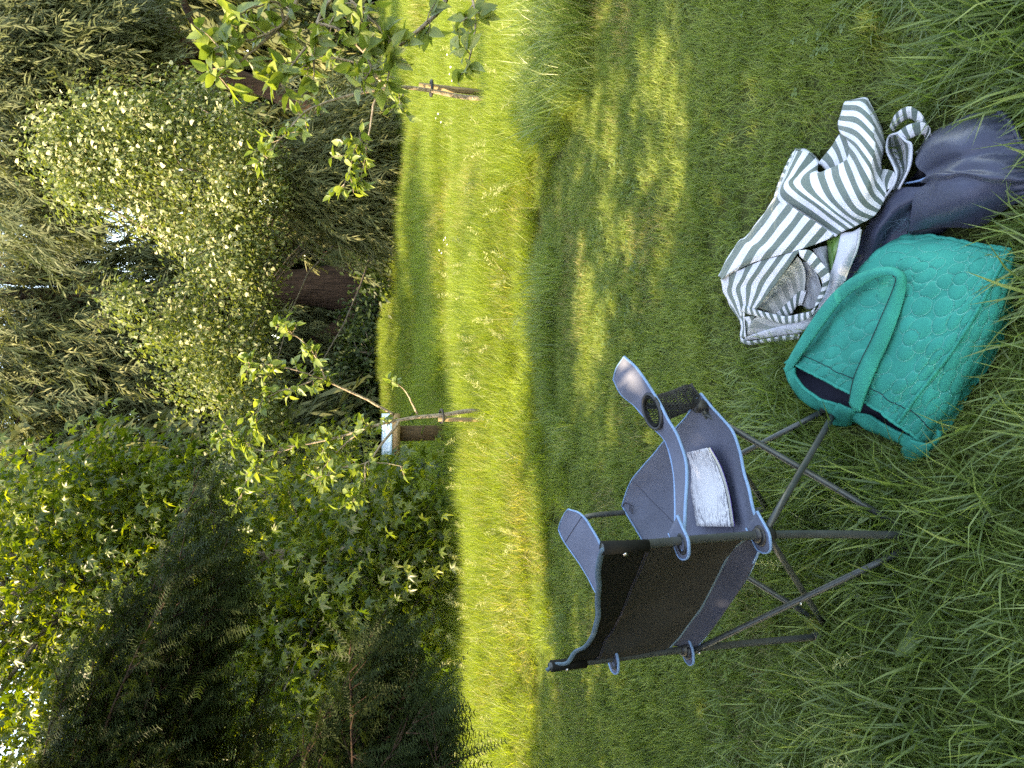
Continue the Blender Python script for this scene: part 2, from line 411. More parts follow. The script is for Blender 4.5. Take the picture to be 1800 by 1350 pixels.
def bag_dist(P):                       # distance to the nearest bag footprint (0 inside)
    d = np.full(len(P), 9.0)
    for b in BAGS:
        n = len(b)
        for i in range(n):
            a, e = np.asarray(b[i]), np.asarray(b[(i + 1) % n]) - np.asarray(b[i])
            u = np.clip(((P[:, :2] - a) @ e) / (e @ e), 0, 1); d = np.minimum(d, np.linalg.norm(P[:, :2] - a - u[:, None] * e, axis=1))
        d[inside(P, b)] = 0
    return d
def off_bags(P, m=0.0): return P[bag_dist(P) > m]

def long_mask(P):       # where the uncut longer grass grows on the near side of the lawn
    x, y = P[:, 0], P[:, 1]
    e = 2.42 + .28 * np.sin(x * 3 + .5) - .55 * np.clip(x + .1, 0, 1.2) * 1.5
    m = 1 / (1 + np.exp((y - e) / .10))
    m = np.maximum(m, 1 / (1 + np.exp(-(x - (.95 + .25 * (y - 1.5))) / .08)) * (y < 2.1))
    n = vnoise(P[:, :2], 3.2, 5) * .5 + .5
    return np.clip(m * (.45 + .75 * n), 0, 1)

# short mown lawn: half-metre turves of single blades
def turf(size, nb, L, wd, lean, bend, seed, seg=2, jitter=.03, clump=0.0):
    V, F, v = blades(nb, 1.0, L, wd, lean, bend, seed, seg)
    g = np.random.default_rng(seed + 500); k = 2 * seg + 1
    B = V.reshape(nb, k, 3); b0 = B[:, :1, :2].mean(1, keepdims=True) * 0 + (B[:, :1, :2] + B[:, 1:2, :2]) / 2
    nw = g.uniform(-size / 2 - jitter, size / 2 + jitter, (nb, 1, 2))
    if clump:
        c = g.uniform(-size / 2, size / 2, (max(4, int(nb * .012)), 2)); q = c[g.integers(0, len(c), nb)][:, None]
        pick = g.random((nb, 1, 1)) < clump; nw = np.where(pick, q + g.normal(0, .018, (nb, 1, 2)), nw)
    B[:, :, :2] += nw - b0
    return B.reshape(-1, 3), F, v
def tiles(name, label, coll, nvar, size, y0, y1, keep, scale, margin=1.2):
    pts = []
    for j in range(int(round((y1 - y0) / size))):
        y = y0 + (j + .5) * size; hw = .56 * (y + size) + .25 + margin
        n = int(math.ceil(hw / size))
        for i in range(-n, n): pts.append((((i + .5) * size) + .13 * (j % 2), y, 0.0))
    P = np.array(pts); P = P[keep(P)]
    o = grass_field(name, label, coll, P, scale(P), nvar, 0.0)
    r = np.zeros((len(P), 3), np.float32); r[:, 2] = rng.integers(0, 4, len(P)) * (PI / 2) + rng.normal(0, .06, len(P))
    o.data.attributes['rot'].data.foreach_set('vector', r.ravel())
    return o
one = lambda P, k=1.0: np.stack([np.ones(len(P)), np.ones(len(P)), k * np.ones(len(P))], 1)
BAGZONE = lambda P: (np.abs(P[:, 0] - .45) < .80) & (P[:, 1] > 1.3) & (P[:, 1] < 2.9)
C_short = tuft_collection('turf', [turf(.5, 5600, (.03, .078), (.0017, .0036), (.1, 1.3), (.1, 1.2), 10 + i, clump=.5) for i in range(5)], M['lawn'])
tiles('lawn_grass', 'short mown lawn grass around the bags and the folding chair', C_short, 5, .5, .9, 6.4,
      lambda P: (P[:, 1] < MEADOW_EDGE(P[:, 0]) + .3) & ~BAGZONE(P), lambda P: one(P, 1 + .25 * vnoise(P[:, :2], 3, 3)), .8)
# longer uncut grass in the foreground: every blade placed
def blade_field(name, label, P, hs, mat, nb, r, L, wd, lean, bend, seed, seg=3):
    V, F, v = blades(nb * len(P), r, L, wd, lean, bend, seed, seg)
    k = 2 * seg + 1; B = V.reshape(len(P), nb * k, 3)
    B[:] = B * hs[:, None, None] + P[:, None]
    o = part(name, B.reshape(-1, 3), F, mat, var=v); return tag(o, label, 'grass', kind='stuff')
n_ = int(1.95 * 1.75 * 900); P = np.stack([rng.uniform(-.62, 1.5, n_), rng.uniform(1.12, 3.1, n_), np.zeros(n_)], 1)
P = off_bags(P, .012)
blade_field('bag_lawn_grass', 'short lawn grass growing between and around the three bags', P, rng.uniform(.8, 1.15, len(P)), M['lawn'], 22, .045, (.03, .078), (.0017, .0036), (.1, 1.3), (.1, 1.2), 15, 2)
P = off_bags(field_pts(.9, 3.4, lambda y: 330, .7), .045)
m = long_mask(P); keep = rng.random(len(P)) < m; P, m = P[keep], m[keep]
blade_field('long_grass', 'longer uncut grass in the near left corner under the chair', P, rng.uniform(.55, 1.1, len(P)) * (.55 + .5 * m) * np.clip(.35 + bag_dist(P) * 4.5, .4, 1),
            M['long'], 24, .06, (.09, .26), (.0036, .0078), (.1, .95), (.3, 1.6), 31)
# tussocks along the edge of the meadow
xs = rng.uniform(-4.5, 4.5, 300); ee = MEADOW_EDGE(xs)
P = np.stack([xs, ee + rng.normal(0, .14, 300), np.zeros(300)], 1)
wgt = np.clip(.30 + .5 * vnoise(P[:, :2], 2.3, 9) + np.clip((xs - 1.7) * .7, 0, .9), 0.1, 1.3)
P2 = np.stack([rng.uniform(1.75, 3.2, 150), rng.uniform(4.2, 5.2, 150), np.zeros(150)], 1)
P = np.concatenate([P, P2]); wgt = np.concatenate([wgt, rng.uniform(.7, 1.25, 150)])
blade_field('tussock_grass', 'dark tussocks of tall grass along the meadow edge', P, wgt * rng.uniform(.7, 1.0, len(P)),
            M['long'], 44, .11, (.22, .48), (.0035, .0065), (.05, .6), (.3, 1.3), 51)
# the sunlit meadow
def mh(P):
    e = MEADOW_EDGE(P[:, 0])
    h = np.clip((P[:, 1] - e + .2) / 1.5, .32, 1) * (1 + .24 * vnoise(P[:, :2], 1.3, 4)) * rng.uniform(.85, 1.12, len(P))
    path = np.exp(-((P[:, 1] - (9.0 + .15 * np.sin(P[:, 0]))) / .4) ** 2) * (P[:, 0] > -.3)
    return np.stack([np.ones(len(P)), np.ones(len(P)), h * (1 - .55 * path)], 1)
C_mead = tuft_collection('meadow_turf', [turf(.4, 1500, (.14, .40), (.0026, .0050), (.02, .6), (.1, 1.3), 70 + i, 3, clump=.35) for i in range(5)], M['meadow'])
tiles('meadow_grass', 'tall sunlit meadow grass beyond the mown lawn', C_mead, 5, .4, 4.0, 10.4, lambda P: P[:, 1] > MEADOW_EDGE(P[:, 0]) + .1, mh, 1.2)
C_far = tuft_collection('far_meadow_turf', [turf(.8, 1700, (.14, .40), (.006, .010), (.02, .6), (.1, 1.3), 80 + i, 2, clump=.35) for i in range(4)], M['meadow'])
tiles('far_meadow_grass', 'far half of the tall meadow running up to the trees', C_far, 4, .8, 10.4, 21.6, lambda P: P[:, 1] < 25, mh, 2.0)
# seed heads
C_seed = tuft_collection('seed_stalk', [seed_stalk(90 + i) for i in range(6)], M['seed'])
P = np.concatenate([off_bags(field_pts(1.0, 2.6, lambda y: 5, .3), .16), field_pts(5.2, 8.5, lambda y: 5, .6)])
P = P[(long_mask(P) > .3) | (P[:, 1] > MEADOW_EDGE(P[:, 0]))]
s = np.where(P[:, 1] > 4, rng.uniform(1.0, 1.4, len(P)), rng.uniform(.5, .8, len(P)))
grass_field('seeding_grass', 'pale feathery seed heads standing over the grass', C_seed, P, np.stack([s, s, s], 1), 6)
# clover in the lawn
def clover(seed):
    g = np.random.default_rng(seed); out = []
    for k in range(16):
        c = np.array([*g.normal(0, .05, 2), g.uniform(.025, .05)]); a0 = g.uniform(0, 6.28); r = g.uniform(.006, .011)
        for q in range(3):
            a = a0 + q * 2.094; e, s_ = np.array([math.cos(a), math.sin(a), .1]), np.array([-math.sin(a), math.cos(a), 0])
            out.append((np.array([c, c + e * r * .7 - s_ * r * .55, c + e * r * 1.3 - s_ * r * .3, c + e * r * 1.3 + s_ * r * .3, c + e * r * .7 + s_ * r * .55]), np.array([[0, 1, 2], [0, 2, 3], [0, 3, 4]]), g.uniform(.3, .7)))
    V, F, v = merge(out); return V, F[0], v
C_clov = tuft_collection('clover_patch', [clover(200 + i) for i in range(5)], M['long'])
P = off_bags(field_pts(1.2, 4.9, lambda y: 26, .4), .05); P = P[vnoise(P[:, :2], 2.6, 77) > .25]
tag(grass_field('clover', 'small clover leaves scattered in the mown lawn', C_clov, P, np.stack([rng.uniform(.8, 1.3, len(P))] * 3, 1), 5), None, 'clover')
# ------------------------------------------------------------------ trees: leaf templates (tip +Y, face +Z)
def leaf_tpl(w, fold=.18, curl=-.18, n=5, tip=1.6):
    t = np.linspace(0, 1, n); ww = w * np.sin(PI * t ** .8) ** .9 * (1 - .25 * t); ww[0] = w * .06; ww[-1] = 0
    V, F = [], []
    for i in range(n):
        z = curl * t[i] ** 2
        V += [(-ww[i], t[i], z + fold * ww[i]), (0, t[i], z), (ww[i], t[i], z + fold * ww[i])]
    for i in range(n - 1):
        a = 3 * i
        F += [[a, a+1, a+4], [a, a+4, a+3], [a+1, a+2, a+5], [a+1, a+5, a+4]]
    return np.array(V, float), np.array(F)
T_leaf4 = (np.array([[0, 0, 0], [-.26, .42, .06], [0, .5, -.03], [.26, .42, .06], [0, 1, -.14]], float), np.array([[0, 2, 1], [0, 3, 2], [1, 2, 4], [2, 3, 4]]))
T_apple = leaf_tpl(.30, .35, -.28, 5)
def star_tpl():
    ang = np.radians([-118, -62, 0, 62, 118]); ln = [.42, .56, .66, .56, .42]
    V = [(0, 0, 0)]; 
    for i, (a, l) in enumerate(zip(ang, ln)):
        for da, r, z in ((-.46, .46, .02), (0, 1, -.16), (.46, .46, .02)):
            V.append((math.sin(a + da) * l * r, .28 + math.cos(a + da) * l * r, z))
    V[0] = (0, .25, .03)
    F = []
    for i in range(5):
        b = 1 + 3 * i; F += [[0, b, b + 1], [0, b + 1, b + 2]]
        if i < 4: F += [[0, b + 2, b + 3]]
    return np.array(V, float), np.array(F)
T_star = star_tpl()
def needle_tpl(np_=10, ln=.18, wd=.030):
    V, F, va = [], [], []
    g = np.random.default_rng(3)
    def quad(a, b, w, z):
        a, b = np.array(a, float), np.array(b, float); d = b - a; s = np.cross(d, [0, 0, 1]); s = s / (np.linalg.norm(s) + 1e-9) * w / 2
        n = len(V); V.extend([a - s, a + s, b + s * .5, b - s * .5]); F.extend([[n, n+1, n+2], [n, n+2, n+3]]); va.extend([z] * 4)
    quad((0, 0, 0), (0, 1, -.08), .014, .02)
    for i in range(np_):
        t = .05 + .95 * i / (np_ - 1); z = -.08 * t
        for sd in (-1, 1):
            l = ln * g.uniform(.75, 1.1) * (1 - .35 * t)
            quad((0, t, z), (sd * l * .88, t + l * .5, z + g.uniform(-.02, .05)), wd, .3 + .7 * t)
    return np.array(V), np.array(F), np.array(va)
T_needle = needle_tpl()
def frond_tpl(ns, ln, wd, seed=1, spread=.45):
    """a hanging spray: thin strands leaving a bent stem at uneven angles"""
    V, F, va = [], [], []
    g = np.random.default_rng(seed)
    def strand(a, b, w, v):
        a, b = np.array(a, float), np.array(b, float); d = b - a; s = np.cross(d, [g.normal(0, .5), 0, 1]); s = s / (np.linalg.norm(s) + 1e-9) * w / 2
        m = (a + b) / 2 + np.array([g.normal(0, .02), 0, g.uniform(0, .05)])
        n = len(V); V.extend([a - s * .6, a + s * .6, m + s, b, m - s]); F.extend([[n, n+1, n+2], [n, n+2, n+4], [n+4, n+2, n+3]]); va.extend([v] * 5)
    bend = g.normal(0, .08)
    ax = lambda t: np.array([bend * math.sin(3 * t), t, -.12 * t * t])
    strand(ax(0), ax(.5), wd * .6, .1); strand(ax(.5), ax(1), wd * .6, .3)
    for i in range(ns):
        t = g.uniform(.02, .9); an = g.normal(0, spread); l = ln * (1.1 - .6 * t) * g.uniform(.5, 1.3)
        strand(ax(t), ax(t) + np.array([math.sin(an) * l, math.cos(an) * l, g.normal(-.03, .07)]), wd * g.uniform(.7, 1.3), .25 + .75 * g.random())
    return np.array(V), np.array(F), np.array(va)
T_frond = [frond_tpl(13, .42, .038, k) for k in (1, 4, 7)]
T_frond2 = [frond_tpl(5, .55, .13, k) for k in (2, 5, 8)]
def scatter_mix(tpls, pos, R, sz):
    out = []
    for k, tp in enumerate(tpls):
        V, F, v = scatter(tp, pos[k::len(tpls)], R[k::len(tpls)], sz[k::len(tpls)]); out.append((V, F, v))
    V, F, v = merge(out); return V, F, v
def umbel_tpl():                      # a flat lumpy flower head with a ragged rim
    g = np.random.default_rng(5); V = [(0, 0, .13)]; F = []; k = 13
    for j, r in enumerate((.17, .34, .5)):
        for i in range(k):
            a = 2 * PI * (i + .5 * (j % 2)) / k; rr = r * (1 + g.uniform(-.32, .28) * (j + .6) / 2.2)
            V.append((rr * math.cos(a), rr * math.sin(a), .13 - .45 * rr * rr + g.uniform(-.05, .05)))
    for i in range(k): F.append([0, 1 + i, 1 + (i + 1) % k])
    for j in range(2):
        o = 1 + j * k; p = o + k
        for i in range(k):
            i2 = (i + 1) % k; F += [[o + i, p + i, p + i2], [o + i, p + i2, o + i2]]
    return np.array(V), np.array(F), g.random(len(V))
T_umbel = umbel_tpl()

def rand_R(n, pitch=(-1.0, .2), roll=.6, yaw=None):
    y = rng.uniform(0, 2 * PI, n) if yaw is None else yaw
    return euler_R(y, rng.uniform(*pitch, n), rng.normal(0, roll, n))

def blob_clumps(blobs, shell=.55):
    """clump centres spread through a set of ellipsoids (centre, radii, n)"""
    out = []
    for c, r, n in blobs:
        d = rng.normal(size=(n, 3)); d /= np.linalg.norm(d, axis=1, keepdims=True)
        q = rng.uniform(shell ** 3, 1, n) ** (1 / 3.)
        k = 1 + .18 * vnoise(d, 3.0, int(abs(c[0] * 10)) + n)
        out.append(np.asarray(c) + d * (q * k)[:, None] * np.asarray(r))
    return np.concatenate(out)

def limbs(root, tips, r0, mat_k=5, seed=0, sag=.15, n=7, rt=.006):
    """branches from points on the stem (root polyline) to tip points"""
    g = np.random.default_rng(seed); out = []
    root = np.asarray(root)
    for t in tips:
        cand = root[(root[:, 2] < t[2] + .4)]
        if len(cand) == 0: cand = root[:1]
        d = np.linalg.norm(cand - t, axis=1) + .8 * np.abs((t[2] - cand[:, 2]) - .45 * np.linalg.norm(cand[:, :2] - t[:2], axis=1))
        a = cand[np.argmin(d)]; L = np.linalg.norm(t - a)
        m = (a + t) / 2 + g.normal(0, .06 * L, 3) + np.array([0, 0, sag * L * .5])
        P = spline([a, m, t], n)
        out.append(tube(P, np.linspace(min(r0, .012 + .012 * L), rt, n), mat_k, caps=False))
    return out

def leaves_mesh(name, tpl, C, per, spread, size, mat, parent, pitch=(-1.1, .25), roll=.7, kind=None, nobj=0, objname='leaf', var_off=None):
    C = np.repeat(C, per, 0); N = len(C)
    d = rng.normal(size=(N, 3)) * np.asarray(spread)
    pos = C + d
    yaw = np.arctan2(-d[:, 0], d[:, 1]) + rng.normal(0, .8, N)
    R = rand_R(N, pitch, roll, yaw); s = rng.uniform(*size, N)
    var = rng.random(N)
    if nobj:
        dist = np.linalg.norm(pos - CAM, axis=1) / s
        q = (pos - CAM); zc = q @ FW; uu = 675 + FPX * (q @ RT) / zc; vv = 900 + FPX * (q @ DN) / zc
        dist = np.where((uu > 5) & (uu < 1345) & (vv > 5) & (vv < 1795), dist, 1e6)
        o = np.argsort(dist); a, b = o[:nobj], o[nobj:]
        k = len(tpl[0])
        for j, vq in enumerate((.15, .5, .9)):
            me = raw_mesh(objname, tpl[0], tpl[1], mat, var=np.full(k, vq))
            leaf_objects(objname, me, pos[a[j::3]], R[a[j::3]], s[a[j::3]], parent)
        pos, R, s, var = pos[b], R[b], s[b], var[b]
    V, F, v = scatter(tpl, pos, R, s, var)
    o = part(name, V, F, mat, parent, var=v)
    if kind: o['kind'] = kind
    return o

def stem(P, r, N=24, k=12, wob=.0, seed=0, flute=0.0):
    P = spline(P, N); rr = np.interp(np.linspace(0, 1, N), np.linspace(0, 1, len(r)), r)
    V, F = tube(P, rr, k, caps=True)
    if wob or flute:
        c = np.repeat(P, k, 0); c = np.concatenate([c, P[:1], P[-1:]])
        d = V - c; a = np.arctan2(d[:, 1], d[:, 0]); hz = np.clip(1 - (V[:, 2] - P[0, 2]) / 2.5, 0, 1)
        V = c + d * (1 + wob * vnoise(V, 4 / max(r), seed) + flute * hz * np.sin(a * 5 + 1.3 * np.sin(a * 2)))[:, None]
    return V, F, P

def in_frame(P, pad=0):
    q = P - CAM; zc = q @ FW; zc_ = np.where(zc > .05, zc, .05)
    uu = 675 + FPX * (q @ RT) / zc_; vv = 900 + FPX * (q @ DN) / zc_
    return (zc > .05) & (uu > -pad) & (uu < 1350 + pad) & (vv > -pad) & (vv < 1800 + pad)
SHX, SHY = -SUNV[0] / SUNV[2], -SUNV[1] / SUNV[2]      # ground shift of a shadow per metre of height

# ---- the dark yew whose boughs hang in from the left and shade the lawn
t = thing('yew_tree', 'dark yew tree whose shaded needle boughs hang in from the left', 'tree', (-4.6, 4.0, 0))
V, F, yst = stem([(-4.6, 4.0, 0), (-4.55, 4.0, 1.5), (-4.4, 3.9, 3.2), (-4.3, 3.8, 5.4)], [.34, .27, .2, .08], wob=.12, flute=.12)
part('trunk', V, F, M['bark_red'], t)
boughs = []
YTIPS = [(340, 860, 4.6), (120, 1190, 4.3), (80, 1330, 4.2), (240, 1060, 4.5), (400, 1010, 4.4), (330, 1000, 4.2), (650, 1120, 4.0), (690, 1150, 4.0),
         (735, 1250, 3.7), (765, 1345, 3.5), (610, 1200, 4.1), (400, 1090, 4.5), (190, 1260, 4.3), (300, 1150, 4.4), (690, 1260, 3.9), (600, 1280, 4.2),
         (380, 1230, 4.5), (450, 1300, 4.3), (650, 1310, 3.9), (300, 1320, 4.2), (170, 1110, 4.5), (350, 960, 4.6), (715, 1210, 3.8), (690, 1330, 3.7), (560, 1340, 4.0)]
for X, Y, y in YTIPS:
    tip = D(X, Y, y)
    for q in range(2):
        tq = tip + (rng.normal(0, [.10, .25, .10]) if q else 0)
        a = np.array([-4.4, 3.9, np.clip(tq[2] + rng.uniform(-.5, .3), .9, 5.2)])
        m = a * .5 + tq * .5 + rng.normal(0, [.1, .2, .12]) + np.array([0, 0, .22]); m2 = a * .22 + tq * .78 + rng.normal(0, .09, 3) + np.array([0, 0, .16])
        boughs.append(spline([a, m, m2, tq], 40))
tb, tw = [], []
for P in boughs:
    tb.append(tube(P[::4], np.linspace(.020, .003, len(P[::4])), 5, caps=False))
    T = np.gradient(P, axis=0); T /= np.linalg.norm(T, axis=1, keepdims=True)
    for i in range(17, 40):
        if not in_frame(P[i:i+1], 160)[0]: continue
        for r_ in range(2):                      # side branchlets, each with its own needle twigs
            sd = rng.choice((-1, 1)); d = T[i] * rng.uniform(.2, .9) + np.cross(T[i], [0, 0, 1]) * sd * rng.uniform(.3, 1) + np.array([0, 0, rng.uniform(-.7, .25)])
            d /= np.linalg.norm(d); ln = rng.uniform(.12, .34) * (1.15 - i / 60)
            e = P[i] + d * ln + np.array([0, 0, -.25 * ln * ln])
            tb.append(tube(np.array([P[i], (P[i] + e) / 2, e]), [.004, .003, .0015], 4, caps=False))
            for u in np.linspace(.2, 1, 5):
                dd = d + rng.normal(0, .55, 3) + np.array([0, 0, -.15]); tw.append((P[i] * (1 - u) + e * u, dd / np.linalg.norm(dd)))
            tw.append((e, d))
    tw.append((P[-1], T[-1]))
print('yew twigs', len(tw))
V, F, v = merge(tb); part('boughs', V, F, M['bark_red'], t)
pos = np.array([a for a, b in tw]); dr = np.array([b for a, b in tw])
R = euler_R(np.arctan2(-dr[:, 0], dr[:, 1]), np.arcsin(np.clip(dr[:, 2], -1, 1)), rng.normal(0, .5, len(pos)))
V, F, v = scatter(T_needle, pos, R, rng.uniform(.12, .22, len(pos)))
part('needles', V, F, M['yew'], t, var=v)
# the rest of its crown, out to the left of and above the camera
n = 13500
P = np.stack([rng.uniform(-8.0, -1.5, n), rng.uniform(-4.0, 5.0, n), rng.uniform(1.2, 7.0, n)], 1)
sh = P[:, :2] + P[:, 2:] * np.array([SHX, SHY])
edge = np.where(sh[:, 0] > 1.35, 5.25, MEADOW_EDGE(sh[:, 0])) + .45 * vnoise(sh, 2.0, 21) + .20 * vnoise(sh, 6.0, 22) - .15
ok = ~in_frame(P, 480) & (sh[:, 0] < np.where(sh[:, 1] > 3.1, 2.75, 3.6)) & (sh[:, 1] < edge)
ok &= P[:, 0] < -.9 - .35 * np.abs(P[:, 2] - 3)
for X, Y, ra, rb in [(1165, 215, .30, .55), (1265, 165, .24, .26), (1065, 330, .26, .4), (1040, 600, .32, .6), (1390, 985, .12, .12), (1010, 850, .34, .7), (1050, 1060, .3, .45), (1110, 470, .2, .3)]:
    g_ = G(X, Y); ok &= ~(((sh[:, 1] - g_[1]) / ra) ** 2 + ((sh[:, 0] - g_[0]) / rb) ** 2 < 1)
thin = np.clip((sh[:, 1] - 3.3) / 1.6, 0, .62) * (.6 + .6 * vnoise(sh, 3.5, 31)); ok &= rng.random(n) > thin
P = P[ok]
V, F, v = scatter_mix(T_frond2, P, rand_R(len(P), (-1.0, .2), .6), rng.uniform(.32, .58, len(P)) * np.where(sh[ok][:, 1] < 2.9, 1.15, .95))
o = part('crown', V, F, M['yew'], t, var=v)

# ---- sweetgum behind the lit meadow
t = thing('sweetgum_tree', 'bright green sweetgum tree with star shaped leaves behind the yew', 'tree', (-2.3, 10.2, 0))
V, F, st_ = stem([(-2.3, 10.2, 0), (-2.25, 10.2, 2.5), (-2.45, 10.3, 5), (-2.6, 10.3, 8.5)], [.16, .13, .10, .03], wob=.06)
part('trunk', V, F, M['bark_grey'], t)
bl = [(D(90, 1130, 10.3), (2.6, 1.8, 1.7), 330), (D(230, 1010, 10.0), (1.5, 1.4, 1.2), 150), (D(210, 880, 10.0), (1.0, .9, .9), 70), (D(60, 1320, 10.5), (1.6, 1.6, 1.8), 140),
      (D(380, 1200, 9.6), (2.3, 1.5, 1.3), 170), (D(480, 1010, 9.3), (1.2, 1.0, .8), 60), (D(20, 1000, 10.6), (1.3, 1.2, 1.2), 80),
      (D(560, 1180, 8.6), (1.5, .9, .9), 120), (D(680, 1040, 8.6), (1.1, .8, .6), 75), (D(690, 900, 8.4), (.55, .5, .5), 34), (D(640, 1280, 8.6), (1.0, .9, .7), 70), (D(740, 940, 8.3), (.4, .3, .25), 16)]
C = blob_clumps(bl, .35)
C = C[C[:, 2] > .35]
V, F, v = merge(limbs(st_, C[::9], .035, seed=2, rt=.003)); part('branches', V, F, M['bark_grey'], t)
leaves_mesh('crown', T_star, C, 18, (.20, .20, .18), (.10, .18), M['gum_leaf'], t, (-1.3, .0), .6, nobj=280)
# unseen leaves added out at the left to shade low boughs and the meadow
n = 9000
P = np.stack([rng.uniform(-9.5, -3.9, n), rng.uniform(5.0, 10.5, n), rng.uniform(2.0, 8.5, n)], 1); sh = P[:, :2] + P[:, 2:] * np.array([SHX, SHY])
P = P[~in_frame(P, 260) & (sh[:, 1] > 8.1 + .25 * vnoise(sh, 2, 5)) & (sh[:, 0] < .1 + .4 * vnoise(sh, 1.5, 6)) & (sh[:, 0] > -6)]
V, F, v = scatter(T_star, P, rand_R(len(P), (-1.2, .1), .6), rng.uniform(.28, .42, len(P))); part('shade_leaves', V, F, M['gum_leaf'], t, var=v)

t = thing('sweetgum_tree', 'second sweetgum further back, mostly hidden behind the bright one', 'tree', (-4.2, 13.6, 0))
V, F, st_ = stem([(-4.2, 13.6, 0), (-4.2, 13.6, 2.0), (-4.1, 13.6, 5.6)], [.13, .10, .03], wob=.06)
part('trunk', V, F, M['bark_grey'], t)
C = blob_clumps([(np.array([-3.9, 13.4, 3.4]), (2.3, 1.9, 2.6), 260), (np.array([-2.6, 12.8, 1.8]), (1.3, 1.4, 1.2), 90), (np.array([-1.6, 15.5, 1.6]), (1.0, 1.6, 1.2), 60)], .4)
V, F, v = merge(limbs(st_, C[::9], .035, seed=3, rt=.003)); part('branches', V, F, M['bark_grey'], t)
leaves_mesh('crown', T_star, C, 17, (.22, .22, .2), (.13, .22), M['gum_leaf'], t, (-1.3, .0), .6)

n = 5200                               # unseen leaves added overhead to block sky light from the wood
P = np.stack([rng.uniform(-10, -1.5, n), rng.uniform(9.5, 17.5, n), rng.uniform(6.0, 10.0, n)], 1); sh = P[:, :2] + P[:, 2:] * np.array([SHX, SHY])
P = P[~in_frame(P, 150) & (sh[:, 0] < 2.6) & (sh[:, 1] > 14)]
V, F, v = scatter(T_star, P, rand_R(len(P), (-1.0, .1), .5), rng.uniform(.28, .42, len(P))); part('sky_block_leaves', V, F, M['gum_leaf'], t, var=v)

# ---- elder shrub with cream flower heads
t = thing('elder_shrub', 'tall elder shrub covered in flat cream flower heads beyond the meadow', 'shrub', tuple(np.append(D(600, 330, 16.8)[:2], 0)))
b0 = wloc(t)
sp = [spline([b0 + [dx, 0, 0], b0 + [dx * 2, 0, 2.5], b0 + [dx * 4, -.2, 4.6]], 14) for dx in (-.35, .05, .4)]
part('trunk', *merge([tube(s_, np.linspace(.05, .02, 14), 8) for s_ in sp])[:2], M['bark_grey'], t)
ebl = [(D(330, 285, 15.2), (1.7, 1.3, 1.5), 250), (D(205, 245, 15.2), (1.0, .9, 1.1), 110), (D(105, 265, 15.4), (.5, .5, .55), 32), (D(430, 370, 14.8), (1.7, 1.1, .75), 150), (D(150, 330, 15.3), (.6, .6, .6), 30),
       (D(390, 540, 15.0), (1.4, 1.0, .95), 130), (D(430, 690, 14.6), (1.2, .9, .65), 90), (D(330, 640, 15.0), (.9, .8, .6), 42), (D(255, 575, 14.4), (.45, .35, .3), 13), (D(205, 530, 14.2), (.22, .3, .45), 11), (D(440, 780, 14.4), (.7, .7, .5), 30)]
C = blob_clumps(ebl, .5)
V, F, v = merge(limbs(np.concatenate(sp), C[::22], .03, seed=4, rt=.004)); part('branches', V, F, M['bark_grey'], t)
leaves_mesh('crown', T_leaf4, C, 44, (.19, .19, .17), (.055, .115), M['elder_leaf'], t, (-1.2, .1), .6)
NF = 1700; wsel = np.where(C[:, 0] > 1.7, 1.0, .28); sel = C[rng.choice(len(C), 420, replace=False, p=wsel / wsel.sum())]; fc = sel[rng.integers(0, len(sel), NF)] + rng.normal(0, .11, (NF, 3)) + np.array([-.03, -.16, .10])
fR = euler_R(rng.uniform(0, 6.28, NF), rng.normal(.35, .5, NF), rng.normal(0, .5, NF))
face = np.array([euler_R(np.array([0.]), np.array([.6]), np.array([0.]))[0]])
fR = face @ fR; fs = rng.uniform(.045, .10, NF)
dist = np.where(in_frame(fc), np.linalg.norm(fc - CAM, axis=1) / fs, 1e6); o_ = np.argsort(dist)
me = raw_mesh('flower_head', T_umbel[0], T_umbel[1], M['flower'], var=T_umbel[2])
leaf_objects('flower_head', me, fc[o_[:300]], fR[o_[:300]], fs[o_[:300]], t)
V, F, v = scatter(T_umbel, fc[o_[300:]], fR[o_[300:]], fs[o_[300:]]); part('flower_mass', V, F, M['flower'], t, var=v)['kind'] = 'stuff'

# ---- conifers
def conifer(name, label, base, stems, blobs, per, size, tpl=T_frond, mat='cypress', group=None, droop=(-1.45, -.5), spread=(.35, .35, .3), nl=6, seed=0, bark='bark_red', radii=None):
    t = thing(name, label, 'tree', base, group)
    allp, tv = [], []
    for k, (pp, rr) in enumerate(stems):
        V, F, p_ = stem(pp, rr, 26, 14, .10, seed + k, .16 if k == 0 else 0); tv.append((V, F)); allp.append(p_)
    part('trunk', *merge(tv)[:2], M[bark], t)
    C = blob_clumps(blobs, .45)
    V, F, v = merge(limbs(np.concatenate(allp), C[::nl], .07, seed=seed, sag=.1, rt=.008)); part('branches', V, F, M[bark], t)
    Cr = np.repeat(C, per, 0); N = len(Cr); d = rng.normal(size=(N, 3)) * spread
    axis = np.array([base[0], base[1]]); out = Cr[:, :2] - axis
    yaw = np.arctan2(-out[:, 0], out[:, 1]) + rng.normal(0, .7, N)
    V, F, v = scatter_mix(tpl, Cr + d, rand_R(N, droop, .8, yaw), rng.uniform(*size, N))
    part('crown', V, F, M[mat], t, var=v)
    return t
gb = lambda X, Y, y: tuple(np.append(D(X, Y, y)[:2], 0.0))
b = D(655, 512, 27.0); b[2] = 0
